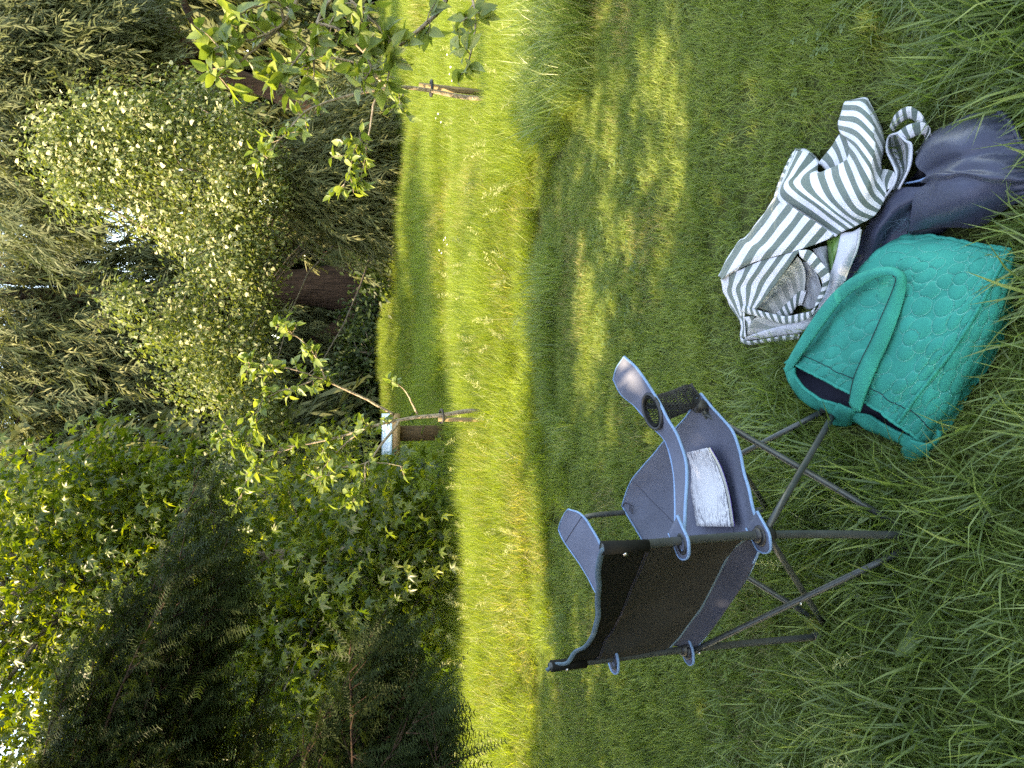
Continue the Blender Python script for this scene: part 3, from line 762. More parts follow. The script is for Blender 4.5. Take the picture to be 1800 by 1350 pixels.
conifer('red_cedar', 'big conifer with a thick fluted reddish trunk in deep shade', tuple(b),
        [([b, D(560, 505, 27), D(400, 515, 27), D(200, 520, 27), D(20, 525, 27), D(-200, 530, 27)], [1.05, .72, .52, .40, .30, .2]),
         ([b + [-.3, 0, .2], D(600, 575, 27), D(540, 610, 27), D(470, 640, 27.3)], [.45, .33, .25, .15]),
         ([D(330, 515, 27), D(180, 497, 27.2), D(50, 492, 27.2), D(-150, 488, 27)], [.22, .2, .17, .1])],
        [(D(250, 690, 26.5), (3.2, 2, 3.8), 230), (D(110, 620, 26.8), (2.2, 1.6, 2.0), 110), (D(170, 470, 27.3), (1.6, 1.2, 2.6), 70), (D(60, 860, 26), (1.6, 1.3, 1.6), 60), (D(480, 640, 26.8), (2.2, 1.5, 1.6), 55), (D(70, 760, 26), (1.4, 1.3, 1.2), 40), (D(30, 400, 27), (2.4, 1.5, 1.5), 70), (D(10, 580, 26.8), (1.3, 1.2, 1.3), 45), (D(20, 720, 26.3), (1.6, 1.2, 1.3), 55), (D(330, 540, 27.5), (2.0, 1.2, 2.0), 60)],
        11, (.6, 1.3), seed=11, nl=3)
b = D(690, 205, 20.5); b[2] = 0
conifer('weeping_cypress', 'cypress with long drooping sunlit fronds at the right of the elder', tuple(b),
        [([b, D(560, 190, 20.5), D(400, 130, 20.5), D(250, 90, 20.5), D(100, 110, 20.5), D(-120, 110, 20.5)], [.34, .26, .2, .17, .12, .08]),
         ([D(420, 138, 20.5), D(330, 80, 20.2), D(280, 20, 20), D(260, -40, 20)], [.16, .13, .10, .06]), ([D(400, 130, 20.5), D(340, 40, 20.4), D(300, -60, 20.2)], [.14, .1, .06])],
        [(D(60, 80, 18.2), (1.6, 1.2, 1.5), 110), (D(130, 120, 17.8), (1.2, 1.0, 1.2), 75), (D(20, 220, 18.5), (1.6, 1.2, 1.2), 80), (D(60, 330, 19), (1.2, 1, 1.2), 40), (D(190, 60, 18), (.8, .8, .8), 30), (D(150, 110, 19.2), (1.0, .9, .9), 30), (D(40, 20, 19.8), (1.0, 1, 1.2), 30)],
        17, (.5, 1.0), seed=12, nl=3)
b = D(690, 300, 16.0); b[2] = 0
conifer('young_cypress', 'low cypress with feathery hanging fronds under the elder shrub', tuple(b),
        [([b, b + [0, 0, 1.2], b + [.1, 0, 2.8]], [.12, .09, .03])],
        [(D(575, 300, 15.8), (1.15, .7, .9), 60), (D(530, 340, 15.8), (.7, .5, .5), 26), (D(610, 250, 15.9), (.9, .5, .5), 28), (D(610, 360, 15.9), (.7, .5, .6), 24)], 17, (.4, .8), seed=13, nl=3)
ORD = 'first second third fourth fifth sixth seventh eighth ninth tenth eleventh twelfth thirteenth fourteenth fifteenth sixteenth seventeenth'.split()
for k, (X, Y, y, h, wd) in enumerate(sorted([(0, 60, 27, 13, 2.6), (0, 200, 29, 11.5, 2.4), (0, 330, 31, 10.5, 2.4), (0, 470, 33, 9.5, 2.4), (0, 640, 31, 11, 2.4), (0, 760, 30, 9.0, 2.4), (0, 900, 29, 7.0, 2.4), (0, 1020, 27, 8, 2.6), (0, 1180, 25, 9, 2.6), (0, 1330, 24, 11, 2.6), (0, -60, 24, 13, 2.8), (0, 130, 33, 13, 2.4), (0, 1090, 21.0, 9.5, 2.4), (0, 880, 22.5, 9, 2.3), (0, 850, 25, 12, 2.4)], key=lambda q: q[1])):
    x = D(600, Y, y)[0]; b = np.array([x, y, 0])
    conifer('background_conifer', 'dark conifer of the wood behind the meadow, %s from the top of the picture' % ORD[k], tuple(b), [([b, b + [.1, 0, h * .5], b + [0, 0, h * .97]], [.32, .2, .04])],
            [(b + [0, 0, 1.6], (wd * 1.15, 1.3, 1.6), 60), (b + [0, 0, h * .36], (wd, 1.3, h * .22), 60), (b + [0, 0, h * .65], (wd * .85, 1.2, h * .22), 45), (b + [.2, 0, h * .88], (wd * .5, .9, h * .13), 20)],
            9, (.7, 1.5), T_frond2, group='background conifers', seed=30 + k, nl=6)
for k, (Y, y, r) in enumerate(sorted([(40, 23.5, 1.5), (150, 25.5, 1.2), (420, 25.5, .9), (560, 24.5, .8), (620, 22.5, 1.0), (700, 22.5, 1.3), (790, 22, 1.4), (880, 21, 1.5), (980, 19.5, 1.5), (1080, 17.5, 1.5), (1190, 16, 1.5), (1310, 14.5, 1.6), (250, 34, 1.8), (350, 36, 1.8), (485, 36, 1.8), (590, 34, 1.8), (100, 32, 1.6), (410, 17.6, .7), (460, 17.8, .7)])):
    x = D(640, Y, y)[0]
    t = thing('woodland_shrub', 'leafy shrub at the foot of the wood, %s from the top of the picture' % (ORD + ['eighteenth', 'nineteenth'])[k], 'shrub', (x, y, 0), 'shrubs at the foot of the wood')
    b = np.array([x, y, 0.0]); st2 = spline([b, b + [0, 0, r * .6], b + [.1, 0, r * 1.1]], 8)
    C = blob_clumps([(b + [0, 0, r * .75], (r, r * .7, r * .8), 60), (b + [r * .5, .2, r * .5], (r * .6, r * .5, r * .55), 20)], .45); C = C[C[:, 2] > .1]
    part('stems', *merge([tube(st2, np.linspace(.05, .015, 8), 6)] + limbs(st2, C[::6], .02, seed=k))[:2], M['bark_grey'], t)
    leaves_mesh('crown', T_leaf4, C, 16, (.2, .2, .18), (.10, .2), M['shrub'], t, (-1.2, .2), .7)
t = thing('rhododendron', 'distant shrub with pink and red blossom seen under the trees', 'shrub', gb(640, 430, 31)); b = wloc(t)
C = blob_clumps([(D(592, 440, 31), (1.0, .7, .7), 40), (D(608, 380, 31), (.5, .5, .45), 16)], .4)
part('stems', *merge(limbs(spline([b, b + [0, 0, .6], b + [0, 0, 1.2]], 8), C[::4], .03))[:2], M['bark_grey'], t)
leaves_mesh('crown', T_leaf4, C, 16, (.2, .2, .18), (.12, .2), M['shrub'], t)
leaves_mesh('blossom', T_umbel, C[::2], 2, (.2, .2, .15), (.16, .26), M['pink'], t)

# ---- young apple trees
def apple(name, label, y0, base, paths, leafy, nobj, lsize, per=5, tws=.16, trunk_r=(.038, .028)):
    """paths: list of (photo polyline, distance list, r0, r1, leaf start 0..1); the first is the trunk"""
    t = thing(name, label, 'tree', tuple(base))
    tubes, pts = [], []
    for k, (pp, ds, r0, r1, ls, dn) in enumerate(paths):
        Q = [D(a, c, d) for (a, c), d in zip(pp, np.interp(np.linspace(0, 1, len(pp)), np.linspace(0, 1, len(ds)), ds))]
        if k == 0: Q = [np.asarray(base, float)] + Q
        N = 8 * len(Q); P = spline(Q, N); P += np.cumsum(rng.normal(0, .0015, (N, 3)), 0) * (k > 0)
        tb = tube(P, np.linspace(r0, r1, N), 8 if k == 0 else 6)
        if k == 0: part('trunk', *tb, M['bark_young'], t)
        else: tubes.append(tb)
        T = np.gradient(P, axis=0); T /= np.linalg.norm(T, axis=1, keepdims=True)
        L = np.linalg.norm(np.diff(P, axis=0), axis=1).sum()
        for _ in range(int(dn * L * (1 - ls))):
            i = int(rng.uniform(ls, 1) * (N - 1)); d = T[i] * rng.uniform(.1, .9) + rng.normal(0, .6, 3) + np.array([0, 0, .15]); d /= np.linalg.norm(d)
            ln = rng.uniform(.25, 1) * tws
            tw = np.array([P[i], P[i] + d * ln * .5 + rng.normal(0, .006, 3), P[i] + d * ln]); tubes.append(tube(tw, [.0035, .0028, .0016], 5, caps=False))
            for u in np.linspace(.35, 1, per): pts.append((P[i] + d * ln * u, d))
        for q in range(per): pts.append((P[-1], T[-1]))
    part('branches', *merge(tubes)[:2], M['bark_young'], t)
    pos = np.array([a for a, b in pts]); dr = np.array([b for a, b in pts]); N = len(pos)
    ld = dr * .55 + rng.normal(0, .55, (N, 3)) + np.array([0, 0, -.1]); ld /= np.linalg.norm(ld, axis=1, keepdims=True)
    R = euler_R(np.arctan2(-ld[:, 0], ld[:, 1]), np.arcsin(np.clip(ld[:, 2], -1, 1)), rng.normal(0, .6, N)); s = rng.uniform(*lsize, N)
    vis = np.argsort(np.where(in_frame(pos), np.linalg.norm(pos - CAM, axis=1) / s, 1e6)); a, b = vis[:nobj], vis[nobj:]
    for j, vq in enumerate((.1, .5, .95)):
        me = raw_mesh('leaf', T_apple[0], T_apple[1], M['apple_leaf'], var=np.full(len(T_apple[0]), vq))
        leaf_objects('leaf', me, pos[a[j::3]], R[a[j::3]], s[a[j::3]], t)
    if len(b):
        V, F, v = scatter(T_apple, pos[b], R[b], s[b]); part('leaf_mass', V, F, M['apple_leaf'], t, var=v)['kind'] = 'stuff'
    print(name, 'leaves', N)
    return t
z6 = lambda L: [(400 + a / 2.7, 450 + b / 2.7) for a, b in L]
z4 = lambda L: [(350 + a / 3., b / 3.) for a, b in L]
b1 = D(835, 728, 6.8); b1[2] = 0
apple('apple_sapling', 'young apple tree with a pale bare trunk in front of the blue panel', 6.8, b1, [
    (z6([(1160, 735), (1020, 755), (900, 765), (820, 778), (700, 805), (560, 850), (440, 880), (320, 905)]), [6.8, 6.9], .023, .005, .55, 24),
    (z6([(790, 755), (680, 690), (550, 630), (470, 590), (380, 560), (250, 520), (100, 500)]), [6.8, 6.5], .013, .003, .40, 27),
    (z6([(470, 590), (420, 480), (330, 390), (230, 340)]), [6.6, 6.4], .008, .002, .1, 26),
    (z6([(430, 575), (330, 620), (230, 650), (160, 700), (140, 800)]), [6.6, 6.5], .007, .002, .15, 26),
    (z6([(320, 905), (200, 960), (100, 1050), (60, 1180)]), [6.9, 7.0], .007, .002, 0, 26),
    (z6([(360, 895), (150, 920), (30, 850), (-60, 860)]), [6.9, 7.1], .007, .002, .15, 26),
    (z6([(640, 830), (560, 890), (450, 1010), (440, 1080)]), [6.9, 7.0], .008, .002, .2, 26),
    (z6([(815, 785), (740, 880), (690, 960), (655, 1000), (650, 1100), (590, 1190)]), [6.8, 6.6], .013, .002, .40, 27),
    (z6([(655, 1000), (540, 1000), (470, 1040)]), [6.7, 6.7], .006, .002, .1, 26),
    (z6([(900, 750), (840, 650), (790, 610)]), [6.8, 6.7], .010, .003, .75, 30),
    (z6([(705, 980), (770, 985), (840, 1000)]), [6.7, 6.6], .004, .002, .8, 30),
], None, 300, (.06, .105), tws=.17)
b2 = D(835, 170, 6.9); b2[2] = 0
apple('apple_sapling', 'young staked apple tree leaning left at the right side of the meadow', 6.9, b2, [
    (z4([(1400, 512), (1220, 478), (1100, 462), (1000, 465), (850, 490), (700, 530), (560, 590), (460, 700)]), [6.9, 6.4], .025, .005, .72, 12),
    (z4([(990, 470), (930, 530), (910, 640), (895, 740), (880, 850), (850, 980)]), [6.8, 6.4], .014, .003, .62, 22),
    (z4([(895, 740), (830, 760), (790, 900), (760, 990)]), [6.5, 6.3], .006, .002, .1, 18),
    (z4([(460, 700), (400, 780), (340, 880)]), [6.4, 6.2], .006, .002, .1, 18),
    (z4([(1000, 462), (930, 400), (820, 330), (640, 300), (500, 330)]), [6.8, 6.4], .014, .003, .3, 16),
    (z4([(1090, 462), (1060, 520), (1040, 560)]), [6.8, 6.5], .006, .002, .3, 30),
], None, 250, (.075, .12), tws=.18)
b3 = np.array([2.75, 3.9, 0.0])
apple('apple_tree', 'nearer apple tree reaching its large leaved branches in from the right', 3.8, b3, [
    ([(900, -130), (760, -150), (600, -130), (350, -100)], [3.8, 3.8], .05, .02, .95, 2),
    (z4([(1380, -220), (1290, 20), (1210, 100), (1060, 230), (1010, 300), (1000, 420)]), [3.75, 3.6], .014, .004, .35, 14),
    (z4([(1290, -330), (1400, -120), (1450, 50), (1440, 200), (1410, 340)]), [3.75, 3.5], .009, .003, .45, 20),
    (z4([(800, -300), (720, -60), (620, 120), (610, 300), (605, 440)]), [3.75, 3.6], .012, .003, .25, 15),
    (z4([(650, -300), (520, 20), (440, 130), (320, 240), (180, 370), (110, 420)]), [3.7, 3.5], .012, .003, .25, 17),
    (z4([(440, 130), (300, 210), (150, 220), (60, 260)]), [3.6, 3.5], .007, .002, .1, 26),
    (z4([(620, 120), (760, 170), (900, 330), (880, 420)]), [3.65, 3.6], .008, .002, .1, 26),
    (z4([(700, -100), (860, 60), (980, 180), (1040, 300)]), [3.7, 3.6], .008, .002, .15, 15),
    (z4([(440, 130), (420, 20), (300, 40), (180, 80)]), [3.6, 3.4], .007, .002, .1, 15),
    (z4([(560, 250), (500, 330), (430, 370), (390, 400)]), [3.6, 3.5], .006, .002, .1, 26),
], None, 300, (.065, .115), tws=.15)
# stake beside the right sapling and its tie
t = thing('tree_stake', 'square wooden stake tied to the right sapling with a black strap', 'stake', tuple(b2 + [.05, .03, 0])); b = wloc(t)
tp = D(350 + 1160/3., 452/3., 6.9); tp2 = b + (tp - b)
part('post', *tube(np.array([b, b * .5 + tp * .5, tp]), .03, 4), M['stake'], t, smooth=False)
c = D(350 + 1225/3., 465/3., 6.88)
a_ = np.linspace(0, 2 * PI, 20)
part('tie', *tube(c + np.stack([.065 * np.cos(a_), .06 * np.sin(a_), 0 * a_], 1), .014, 6), M['rubber'], t)
t = thing('tree_stake', 'short round stake strapped to the trunk of the left sapling', 'stake', tuple(b1 + [-.055, -.02, 0])); b = wloc(t)
tp = D(400 + 1000/2.7, 450 + 775/2.7, 6.76)
part('post', *tube(np.array([b, b * .5 + tp * .5, tp]), .019, 10), M['stake'], t)
c = D(400 + 1015/2.7, 450 + 760/2.7, 6.78)
part('tie', *tube(c + np.stack([.06 * np.cos(a_), .055 * np.sin(a_), .01 * np.sin(a_)], 1), .011, 6), M['rubber'], t)
# ------------------------------------------------------------------ folding camp chair
def twill(name, c, rough=.8, scale=700, spec=.25, trans=0.0):
    m, t_, n, l = new_mat(name)
    pb = n['Principled BSDF']; pb.inputs['Roughness'].default_value = rough; pb.inputs['Specular IOR Level'].default_value = spec; pb.inputs['Sheen Weight'].default_value = .0
    tc = n.new('ShaderNodeTexCoord')
    nz = n.new('ShaderNodeTexNoise'); nz.inputs['Scale'].default_value = 9; nz.inputs['Detail'].default_value = 5; l.new(tc.outputs['Object'], nz.inputs['Vector'])
    nw = n.new('ShaderNodeTexNoise'); nw.inputs['Scale'].default_value = scale; l.new(tc.outputs['Object'], nw.inputs['Vector'])
    ad = n.new('ShaderNodeMath'); ad.operation = 'MULTIPLY_ADD'; ad.inputs[1].default_value = .16; l.new(nw.outputs[0], ad.inputs[0]); l.new(nz.outputs[0], ad.inputs[2])
    r = ramp(n, [(.35, tuple(x * .82 for x in c)), (.85, tuple(min(1, x * 1.18) for x in c))]); l.new(ad.outputs[0], r.inputs[0]); l.new(r.outputs[0], pb.inputs['Base Color'])
    nb = n.new('ShaderNodeTexNoise'); nb.inputs['Scale'].default_value = 22; nb.inputs['Detail'].default_value = 3; l.new(tc.outputs['Object'], nb.inputs['Vector'])
    bp = n.new('ShaderNodeBump'); bp.inputs['Strength'].default_value = .35; bp.inputs['Distance'].default_value = .006; l.new(nb.outputs[0], bp.inputs['Height']); l.new(bp.outputs[0], pb.inputs['Normal'])
    return m
M['chair_cloth'] = twill('chair_cloth', (.12, .132, .18))
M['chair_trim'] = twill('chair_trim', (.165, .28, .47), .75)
M['cloth_shade'] = twill('shaded_cloth', (.050, .055, .080), .85, spec=.1)  # seat cloth again, darkened to put the flap's shade into its colour
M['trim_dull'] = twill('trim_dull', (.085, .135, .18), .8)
M['back_dark'] = twill('back_dark', (.010, .0105, .0095), .75, spec=.12)
M['back_brown'] = twill('back_lower', (.030, .030, .028), .8, spec=.12)
M['pole'] = solid_mat('painted_pole', (.040, .045, .045), (.058, .065, .066), 30, .36, metal=.15, spec=.5)
M['steel'] = solid_mat('rivet_steel', (.45, .45, .45), (.55, .55, .55), 30, .3, metal=1)
M['plastic'] = solid_mat('black_plastic', (.014, .014, .015), (.022, .022, .024), 40, .45)
M['net'] = solid_mat('black_net', (.008, .008, .009), (.014, .014, .015), 60, .7)
M['stitch_dark'] = solid_mat('dark_thread', (.02, .02, .035), (.03, .03, .05), 60, .8)

CO, CR, CF = np.array([-.592, 1.922, 0]), np.array([.70711, -.70711, 0]), np.array([.70711, .70711, 0])
def L(r, f, z): return CO + CR * r + CF * f + np.array([0, 0, z])
def LL(rows): return np.array([[L(*q) for q in row] for row in rows])
def LP(pts): return np.array([L(*q) for q in pts])
t = chair = thing('camp_chair', 'grey blue folding camp chair with dark back and cup holder on the lawn', 'chair', tuple(CO + CF * .23))
def rod(name, a, b, r=.0090, mid=None, N=8):
    P = LP([a, b] if mid is None else [a] + mid + [b]); P = spline(P, N) if mid else np.linspace(P[0], P[1], 5)
    return part(name, *tube(P, r, 14), M['pole'], t)
FR_, FL_, RR_, RL_ = (.262, .47, 0), (-.27, .47, 0), (.275, 0, 0), (-.275, 0, 0)
HRR, HRL, HFR, HFL = (.312, 0, .475), (-.287, 0, .470), (.270, .475, .455), (-.262, .485, .50)
rod('back_pole', (.275, 0, .0), (.338, -.03, .905), .0105, [(.312, 0, .475)], 14)
rod('back_pole', (-.275, 0, .0), (-.258, -.03, .912), .0105, [(-.287, 0, .470)], 14)
o_ = .013
rod('leg', (.315, .018, .455), (FR_[0] + .018, FR_[1], 0)); rod('leg', (HFR[0] - o_, HFR[1], HFR[2]), (.255, .02, 0))
rod('leg', (-.287 - o_, .018, .455), (FL_[0] - .014, FL_[1], 0)); rod('leg', (HFL[0] + o_, HFL[1], HFL[2]), (-.255, .02, 0))
rod('leg', (-.277, -o_, .462), (.262, -.014, 0)); rod('leg', (.300, o_, .455), (-.262, .014, 0))
rod('leg', (HFL[0], HFL[1] + o_, HFL[2]), (FR_[0], FR_[1] + o_, 0)); rod('leg', (HFR[0], HFR[1] - o_, HFR[2]), (FL_[0], FL_[1] - o_, 0))
rod('arm_post', HFL, (-.30, .47, .690), .0095, [(-.262, .480, .62), (-.268, .478, .672), (-.28, .475, .688)], 22)
rod('arm_post', HFR, (.285, .470, .636), .0095, [(.268, .478, .58), (.275, .475, .625)], 18)
for q in ((*RR_[:2],), (*RL_[:2],), FR_[:2], FL_[:2]):
    P = LP([(q[0], q[1], 0.0), (q[0], q[1], .02), (q[0], q[1], .05)]); part('foot', *tube(P, [.020, .019, .014], 14), M['plastic'], t)
for h in (HRR, HRL, HFR, HFL):
    P = LP([(h[0], h[1], h[2] - .03), (h[0], h[1], h[2] - .018), (h[0], h[1], h[2] + .016), (h[0], h[1], h[2] + .024)])
    part('hub', *tube(P, [.014, .020, .020, .013], 14), M['plastic'], t)
def rivet(p, d, r=.0055):
    d = np.asarray(d, float); a = L(*p); b = a + (CR * d[0] + CF * d[1] + np.array([0, 0, d[2]])) * .006
    part('rivet', *tube(np.array([a, a * .4 + b * .6, b]), [r, r, r * .4], 12), M['steel'], t)
rivet((-.262, -.024, .448), (0, -1, 0)); rivet((-.0, -.026, .235), (0, -1, 0), .004); rivet((.296, .24, .235), (1, 0, 0), .004)

def cloth(name, rows, N, M_, mat, thick=.0025, wr=.0, ws=30, seed=1, parent=None, keep=True):
    P, uv = patch(LL(rows), N, M_)
    if wr:
        e = np.minimum(np.minimum(uv[..., 0], 1 - uv[..., 0]), np.minimum(uv[..., 1], 1 - uv[..., 1])); w_ = np.clip(e * 6, 0, 1)
        nz = vnoise(P.reshape(-1, 3), ws, seed).reshape(P.shape[:2]) * wr * w_
        n_ = np.cross(np.gradient(P, axis=0), np.gradient(P, axis=1)); n_ /= np.linalg.norm(n_, axis=-1, keepdims=True) + 1e-9
        P = P + n_ * nz[..., None]
    o = part(name, P.reshape(-1, 3), grid_faces(N, M_), mat, parent or t, uv=uv.reshape(-1, 2), thick=thick)
    return o, P
def trim(path, mat='chair_trim', r=.0044, parent=None, flat=.55, name='trim', wob=.0012):
    P = np.asarray(path, float); P = P + wob * np.stack([vnoise(P, 60, k) for k in (1, 2, 3)], 1)
    return part(name, *tube(P, r, 8, flat), M[mat], parent or t)
def seamline(P, mat='stitch_dark', r=.0010, parent=None):
    return part('seam', *tube(P, r, 5), M[mat], parent or t)

# seat sling
seat_rows = [
    [(-.300, -.012, .462), (-.21, .0, .438), (-.05, .01, .425), (.09, .01, .425), (.20, .0, .448), (.322, -.012, .478)],
    [(-.288, .06, .452), (-.19, .07, .415), (-.05, .08, .392), (.10, .08, .392), (.20, .07, .420), (.312, .06, .470)],
    [(-.275, .18, .460), (-.18, .19, .405), (-.05, .19, .372), (.09, .19, .368), (.19, .19, .390), (.300, .18, .440)],
    [(-.268, .34, .500), (-.17, .35, .425), (-.04, .35, .385), (.10, .35, .375), (.19, .35, .385), (.297, .345, .412)],
    [(-.258, .46, .535), (-.17, .47, .480), (-.04, .46, .440), (.10, .455, .425), (.19, .455, .424), (.290, .455, .438)],
    [(-.252, .505, .548), (-.14, .525, .540), (.00, .515, .512), (.12, .505, .488), (.21, .50, .468), (.292, .505, .452)]]
seat, SP = cloth('seat', seat_rows, 60, 60, M['chair_cloth'], wr=.0055, ws=26)
ring = np.concatenate([SP[0, :], SP[1:, -1], SP[-1, ::-1][1:], SP[::-1, 0][1:]])
trim(ring, parent=seat)
for k in (12, 31): seamline(SP[:, k] + [0, 0, .0015], parent=seat)
# box stitching at the raised front corner
c = L(-.235, .497, .552)
for rr in (.016, .022, .028):
    q = [(-.238 - rr * .3, .497, .553 - rr * .15), (-.238 + rr, .50 - rr * .4, .551), (-.215 + rr * .4, .495 - rr, .545 - rr * .5), (-.238 - rr * .1, .49 - rr, .540 - rr * .5)]
    seamline(LP(q) + [0, -.002, .003], r=.0012, parent=seat)
# back
tops = [(-.268, -.036, .918), (-.235, -.034, .872), (-.185, -.030, .848), (-.125, -.026, .826), (-.02, -.020, .826), (.08, -.020, .846), (.20, -.024, .878), (.30, -.030, .900), (.345, -.036, .905)]
mids = [(-.268, -.022, .76), (-.235, -.015, .755), (-.185, .0, .745), (-.125, .008, .735), (-.02, .016, .735), (.08, .016, .74), (.20, .004, .75), (.29, -.012, .76), (.333, -.022, .77)]
low = [(-.280, -.012, .62), (-.24, .0, .61), (-.19, .018, .60), (-.12, .032, .595), (-.02, .045, .59), (.08, .045, .59), (.19, .032, .595), (.28, .006, .61), (.322, -.012, .62)]
bot = [(-.272, .004, .530), (-.235, .020, .50), (-.18, .035, .482), (-.12, .046, .472), (-.02, .055, .468), (.08, .055, .472), (.19, .042, .485), (.27, .018, .500), (.312, .006, .520)]
BP, buv = patch(LL([bot, low, mids, tops]), 58, 60)
n_ = np.cross(np.gradient(BP, axis=0), np.gradient(BP, axis=1)); n_ /= np.linalg.norm(n_, axis=-1, keepdims=True)
dg = (buv[..., 0] * 1.0 + buv[..., 1] * 1.5)
fold = (.003 * np.sin(dg * 7) + .002 * vnoise(BP.reshape(-1, 3), 25, 3).reshape(dg.shape)) * np.clip(np.minimum(buv[..., 1], 1 - buv[..., 1]) * 7, 0, 1)
fold[..., :] += .010 * np.sin(buv[..., 1] * 31) * np.clip(1 - buv[..., 1] * 2.4, 0, 1) * np.clip(buv[..., 0] * 2 - .9, 0, 1) * np.clip(buv[..., 1] * 12, 0, 1)
BP = BP + n_ * fold[..., None]
k0 = 40
bk = part('backrest', BP[:k0 + 1].reshape(-1, 3), grid_faces(k0 + 1, 60), M['back_brown'], t, thick=.0025)
up = part('back_panel', BP[k0:].reshape(-1, 3), grid_faces(58 - k0, 60), M['back_dark'], t, thick=.0035)
up['label'] = 'black upper band of the chair back'
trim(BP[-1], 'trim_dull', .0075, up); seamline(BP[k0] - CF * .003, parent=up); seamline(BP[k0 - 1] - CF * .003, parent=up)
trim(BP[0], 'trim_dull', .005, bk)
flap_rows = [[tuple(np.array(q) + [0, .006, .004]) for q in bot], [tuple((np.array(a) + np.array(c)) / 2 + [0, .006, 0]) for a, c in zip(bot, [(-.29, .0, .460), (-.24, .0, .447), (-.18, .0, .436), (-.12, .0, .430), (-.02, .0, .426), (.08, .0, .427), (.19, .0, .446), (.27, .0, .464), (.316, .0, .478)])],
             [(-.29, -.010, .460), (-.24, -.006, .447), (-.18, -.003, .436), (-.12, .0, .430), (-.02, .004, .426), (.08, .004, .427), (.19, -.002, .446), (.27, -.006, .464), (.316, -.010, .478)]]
cloth('rear_flap', flap_rows, 12, 50, M['cloth_shade'], wr=.003, ws=30)
for sx, pole in ((-1, [(-.2605, -.028, .905), (-.264, -.025, .85), (-.270, -.022, .80)]), (1, [(.338, -.03, .905), (.333, -.027, .84), (.329, -.024, .79)])):
    part('pole_sleeve', *tube(LP(pole), [.0165, .0155, .015], 14), M['back_dark'], t)
    rivet((pole[1][0] - sx * .004, pole[1][1] - .015, pole[1][2] + .01), (0, -1, 0), .006)
# armrests
armR = [[(.288, -.028, .700), (.276, .06, .672), (.278, .15, .645), (.284, .23, .626), (.288, .32, .618), (.276, .39, .632), (.264, .48, .655), (.266, .53, .688), (.285, .570, .705)],
        [(.300, -.034, .699), (.306, .062, .669), (.316, .145, .643), (.322, .218, .626), (.326, .298, .620), (.322, .365, .632), (.316, .45, .648), (.326, .52, .680), (.335, .575, .703)],
        [(.316, -.036, .699), (.338, .065, .668), (.354, .14, .643), (.360, .205, .627), (.362, .275, .624), (.366, .34, .634), (.370, .42, .645), (.384, .51, .675), (.382, .566, .700)]]
AP, auv = patch(LL(armR), 40, 160)
fc_ = grid_faces(40, 160); ce = AP.reshape(-1, 3)[fc_].mean(1) - CO; hole = ((ce @ CR - .325) / .037) ** 2 + ((ce @ CF - .405) / .046) ** 2 < 1
arm = part('armrest', AP.reshape(-1, 3), fc_[~hole], M['chair_cloth'], t, thick=.004)
arm['label'] = 'right armrest with the cup holder'
trim(np.concatenate([AP[0, :], AP[1:, -1], AP[-1, ::-1][1:]]), parent=arm)
armL = [[(-.248, -.028, .712), (-.222, .10, .690), (-.208, .22, .678), (-.212, .31, .680), (-.222, .39, .688), (-.245, .47, .702), (-.300, .535, .722)],
        [(-.280, -.034, .712), (-.276, .10, .688), (-.276, .21, .676), (-.290, .31, .682), (-.315, .40, .698), (-.345, .48, .712), (-.372, .548, .725)],
        [(-.312, -.030, .712), (-.332, .09, .688), (-.348, .19, .676), (-.366, .28, .684), (-.392, .39, .702), (-.430, .49, .718), (-.432, .54, .726)]]
arm2, A2 = cloth('armrest', armL, 15, 50, M['chair_cloth'], wr=.0015, ws=30, thick=.004)
trim(np.concatenate([A2[0, :], A2[1:, -1], A2[-1, ::-1][1:]]), parent=arm2)
seamline(A2[:, 40] + [0, 0, .003], parent=arm2)
for c_, nrm in (((.3255, -.022, .700), 1), ((-.274, -.022, .712), 1), ((.316, -.004, .485), 1), ((-.2865, -.004, .474), 1)):
    a_ = np.linspace(0, 2 * PI, 24); q = L(*c_) + np.outer(np.cos(a_), CR * .019) + np.outer(np.sin(a_), CF * .022) 
    part('grommet', *tube(q, .0055, 8), M['plastic'], t)
# cloth loops that carry arms and seat on the back poles
for c_, hgt in (((.3255, -.01, .700), .0), ((-.274, -.01, .712), .0), ((.316, .0, .482), .0), ((-.2865, .0, .470), .0)):
    s_ = 1 if c_[0] > 0 else -1; ar = c_[2] > .6
    rows = [[(c_[0] + dx, c_[1] + dy, c_[2] + dz) for dx in (-.038, -.013, .013, .034)] for dy, dz in ((.045, .004), (.015, .002), (-.02, .0), (-.046, -.002))]
    rows[3] = [(c_[0] - .022, c_[1] - .040, c_[2]), (c_[0] - .008, c_[1] - .047, c_[2] - .002), (c_[0] + .008, c_[1] - .047, c_[2] - .002), (c_[0] + .022, c_[1] - .040, c_[2])]
    lp, LPp = cloth('pole_loop', rows, 9, 9, M['chair_cloth'], thick=.004)
    trim(np.concatenate([LPp[:, 0], LPp[-1, 1:], LPp[::-1, -1][1:]]), parent=lp, r=.0042)
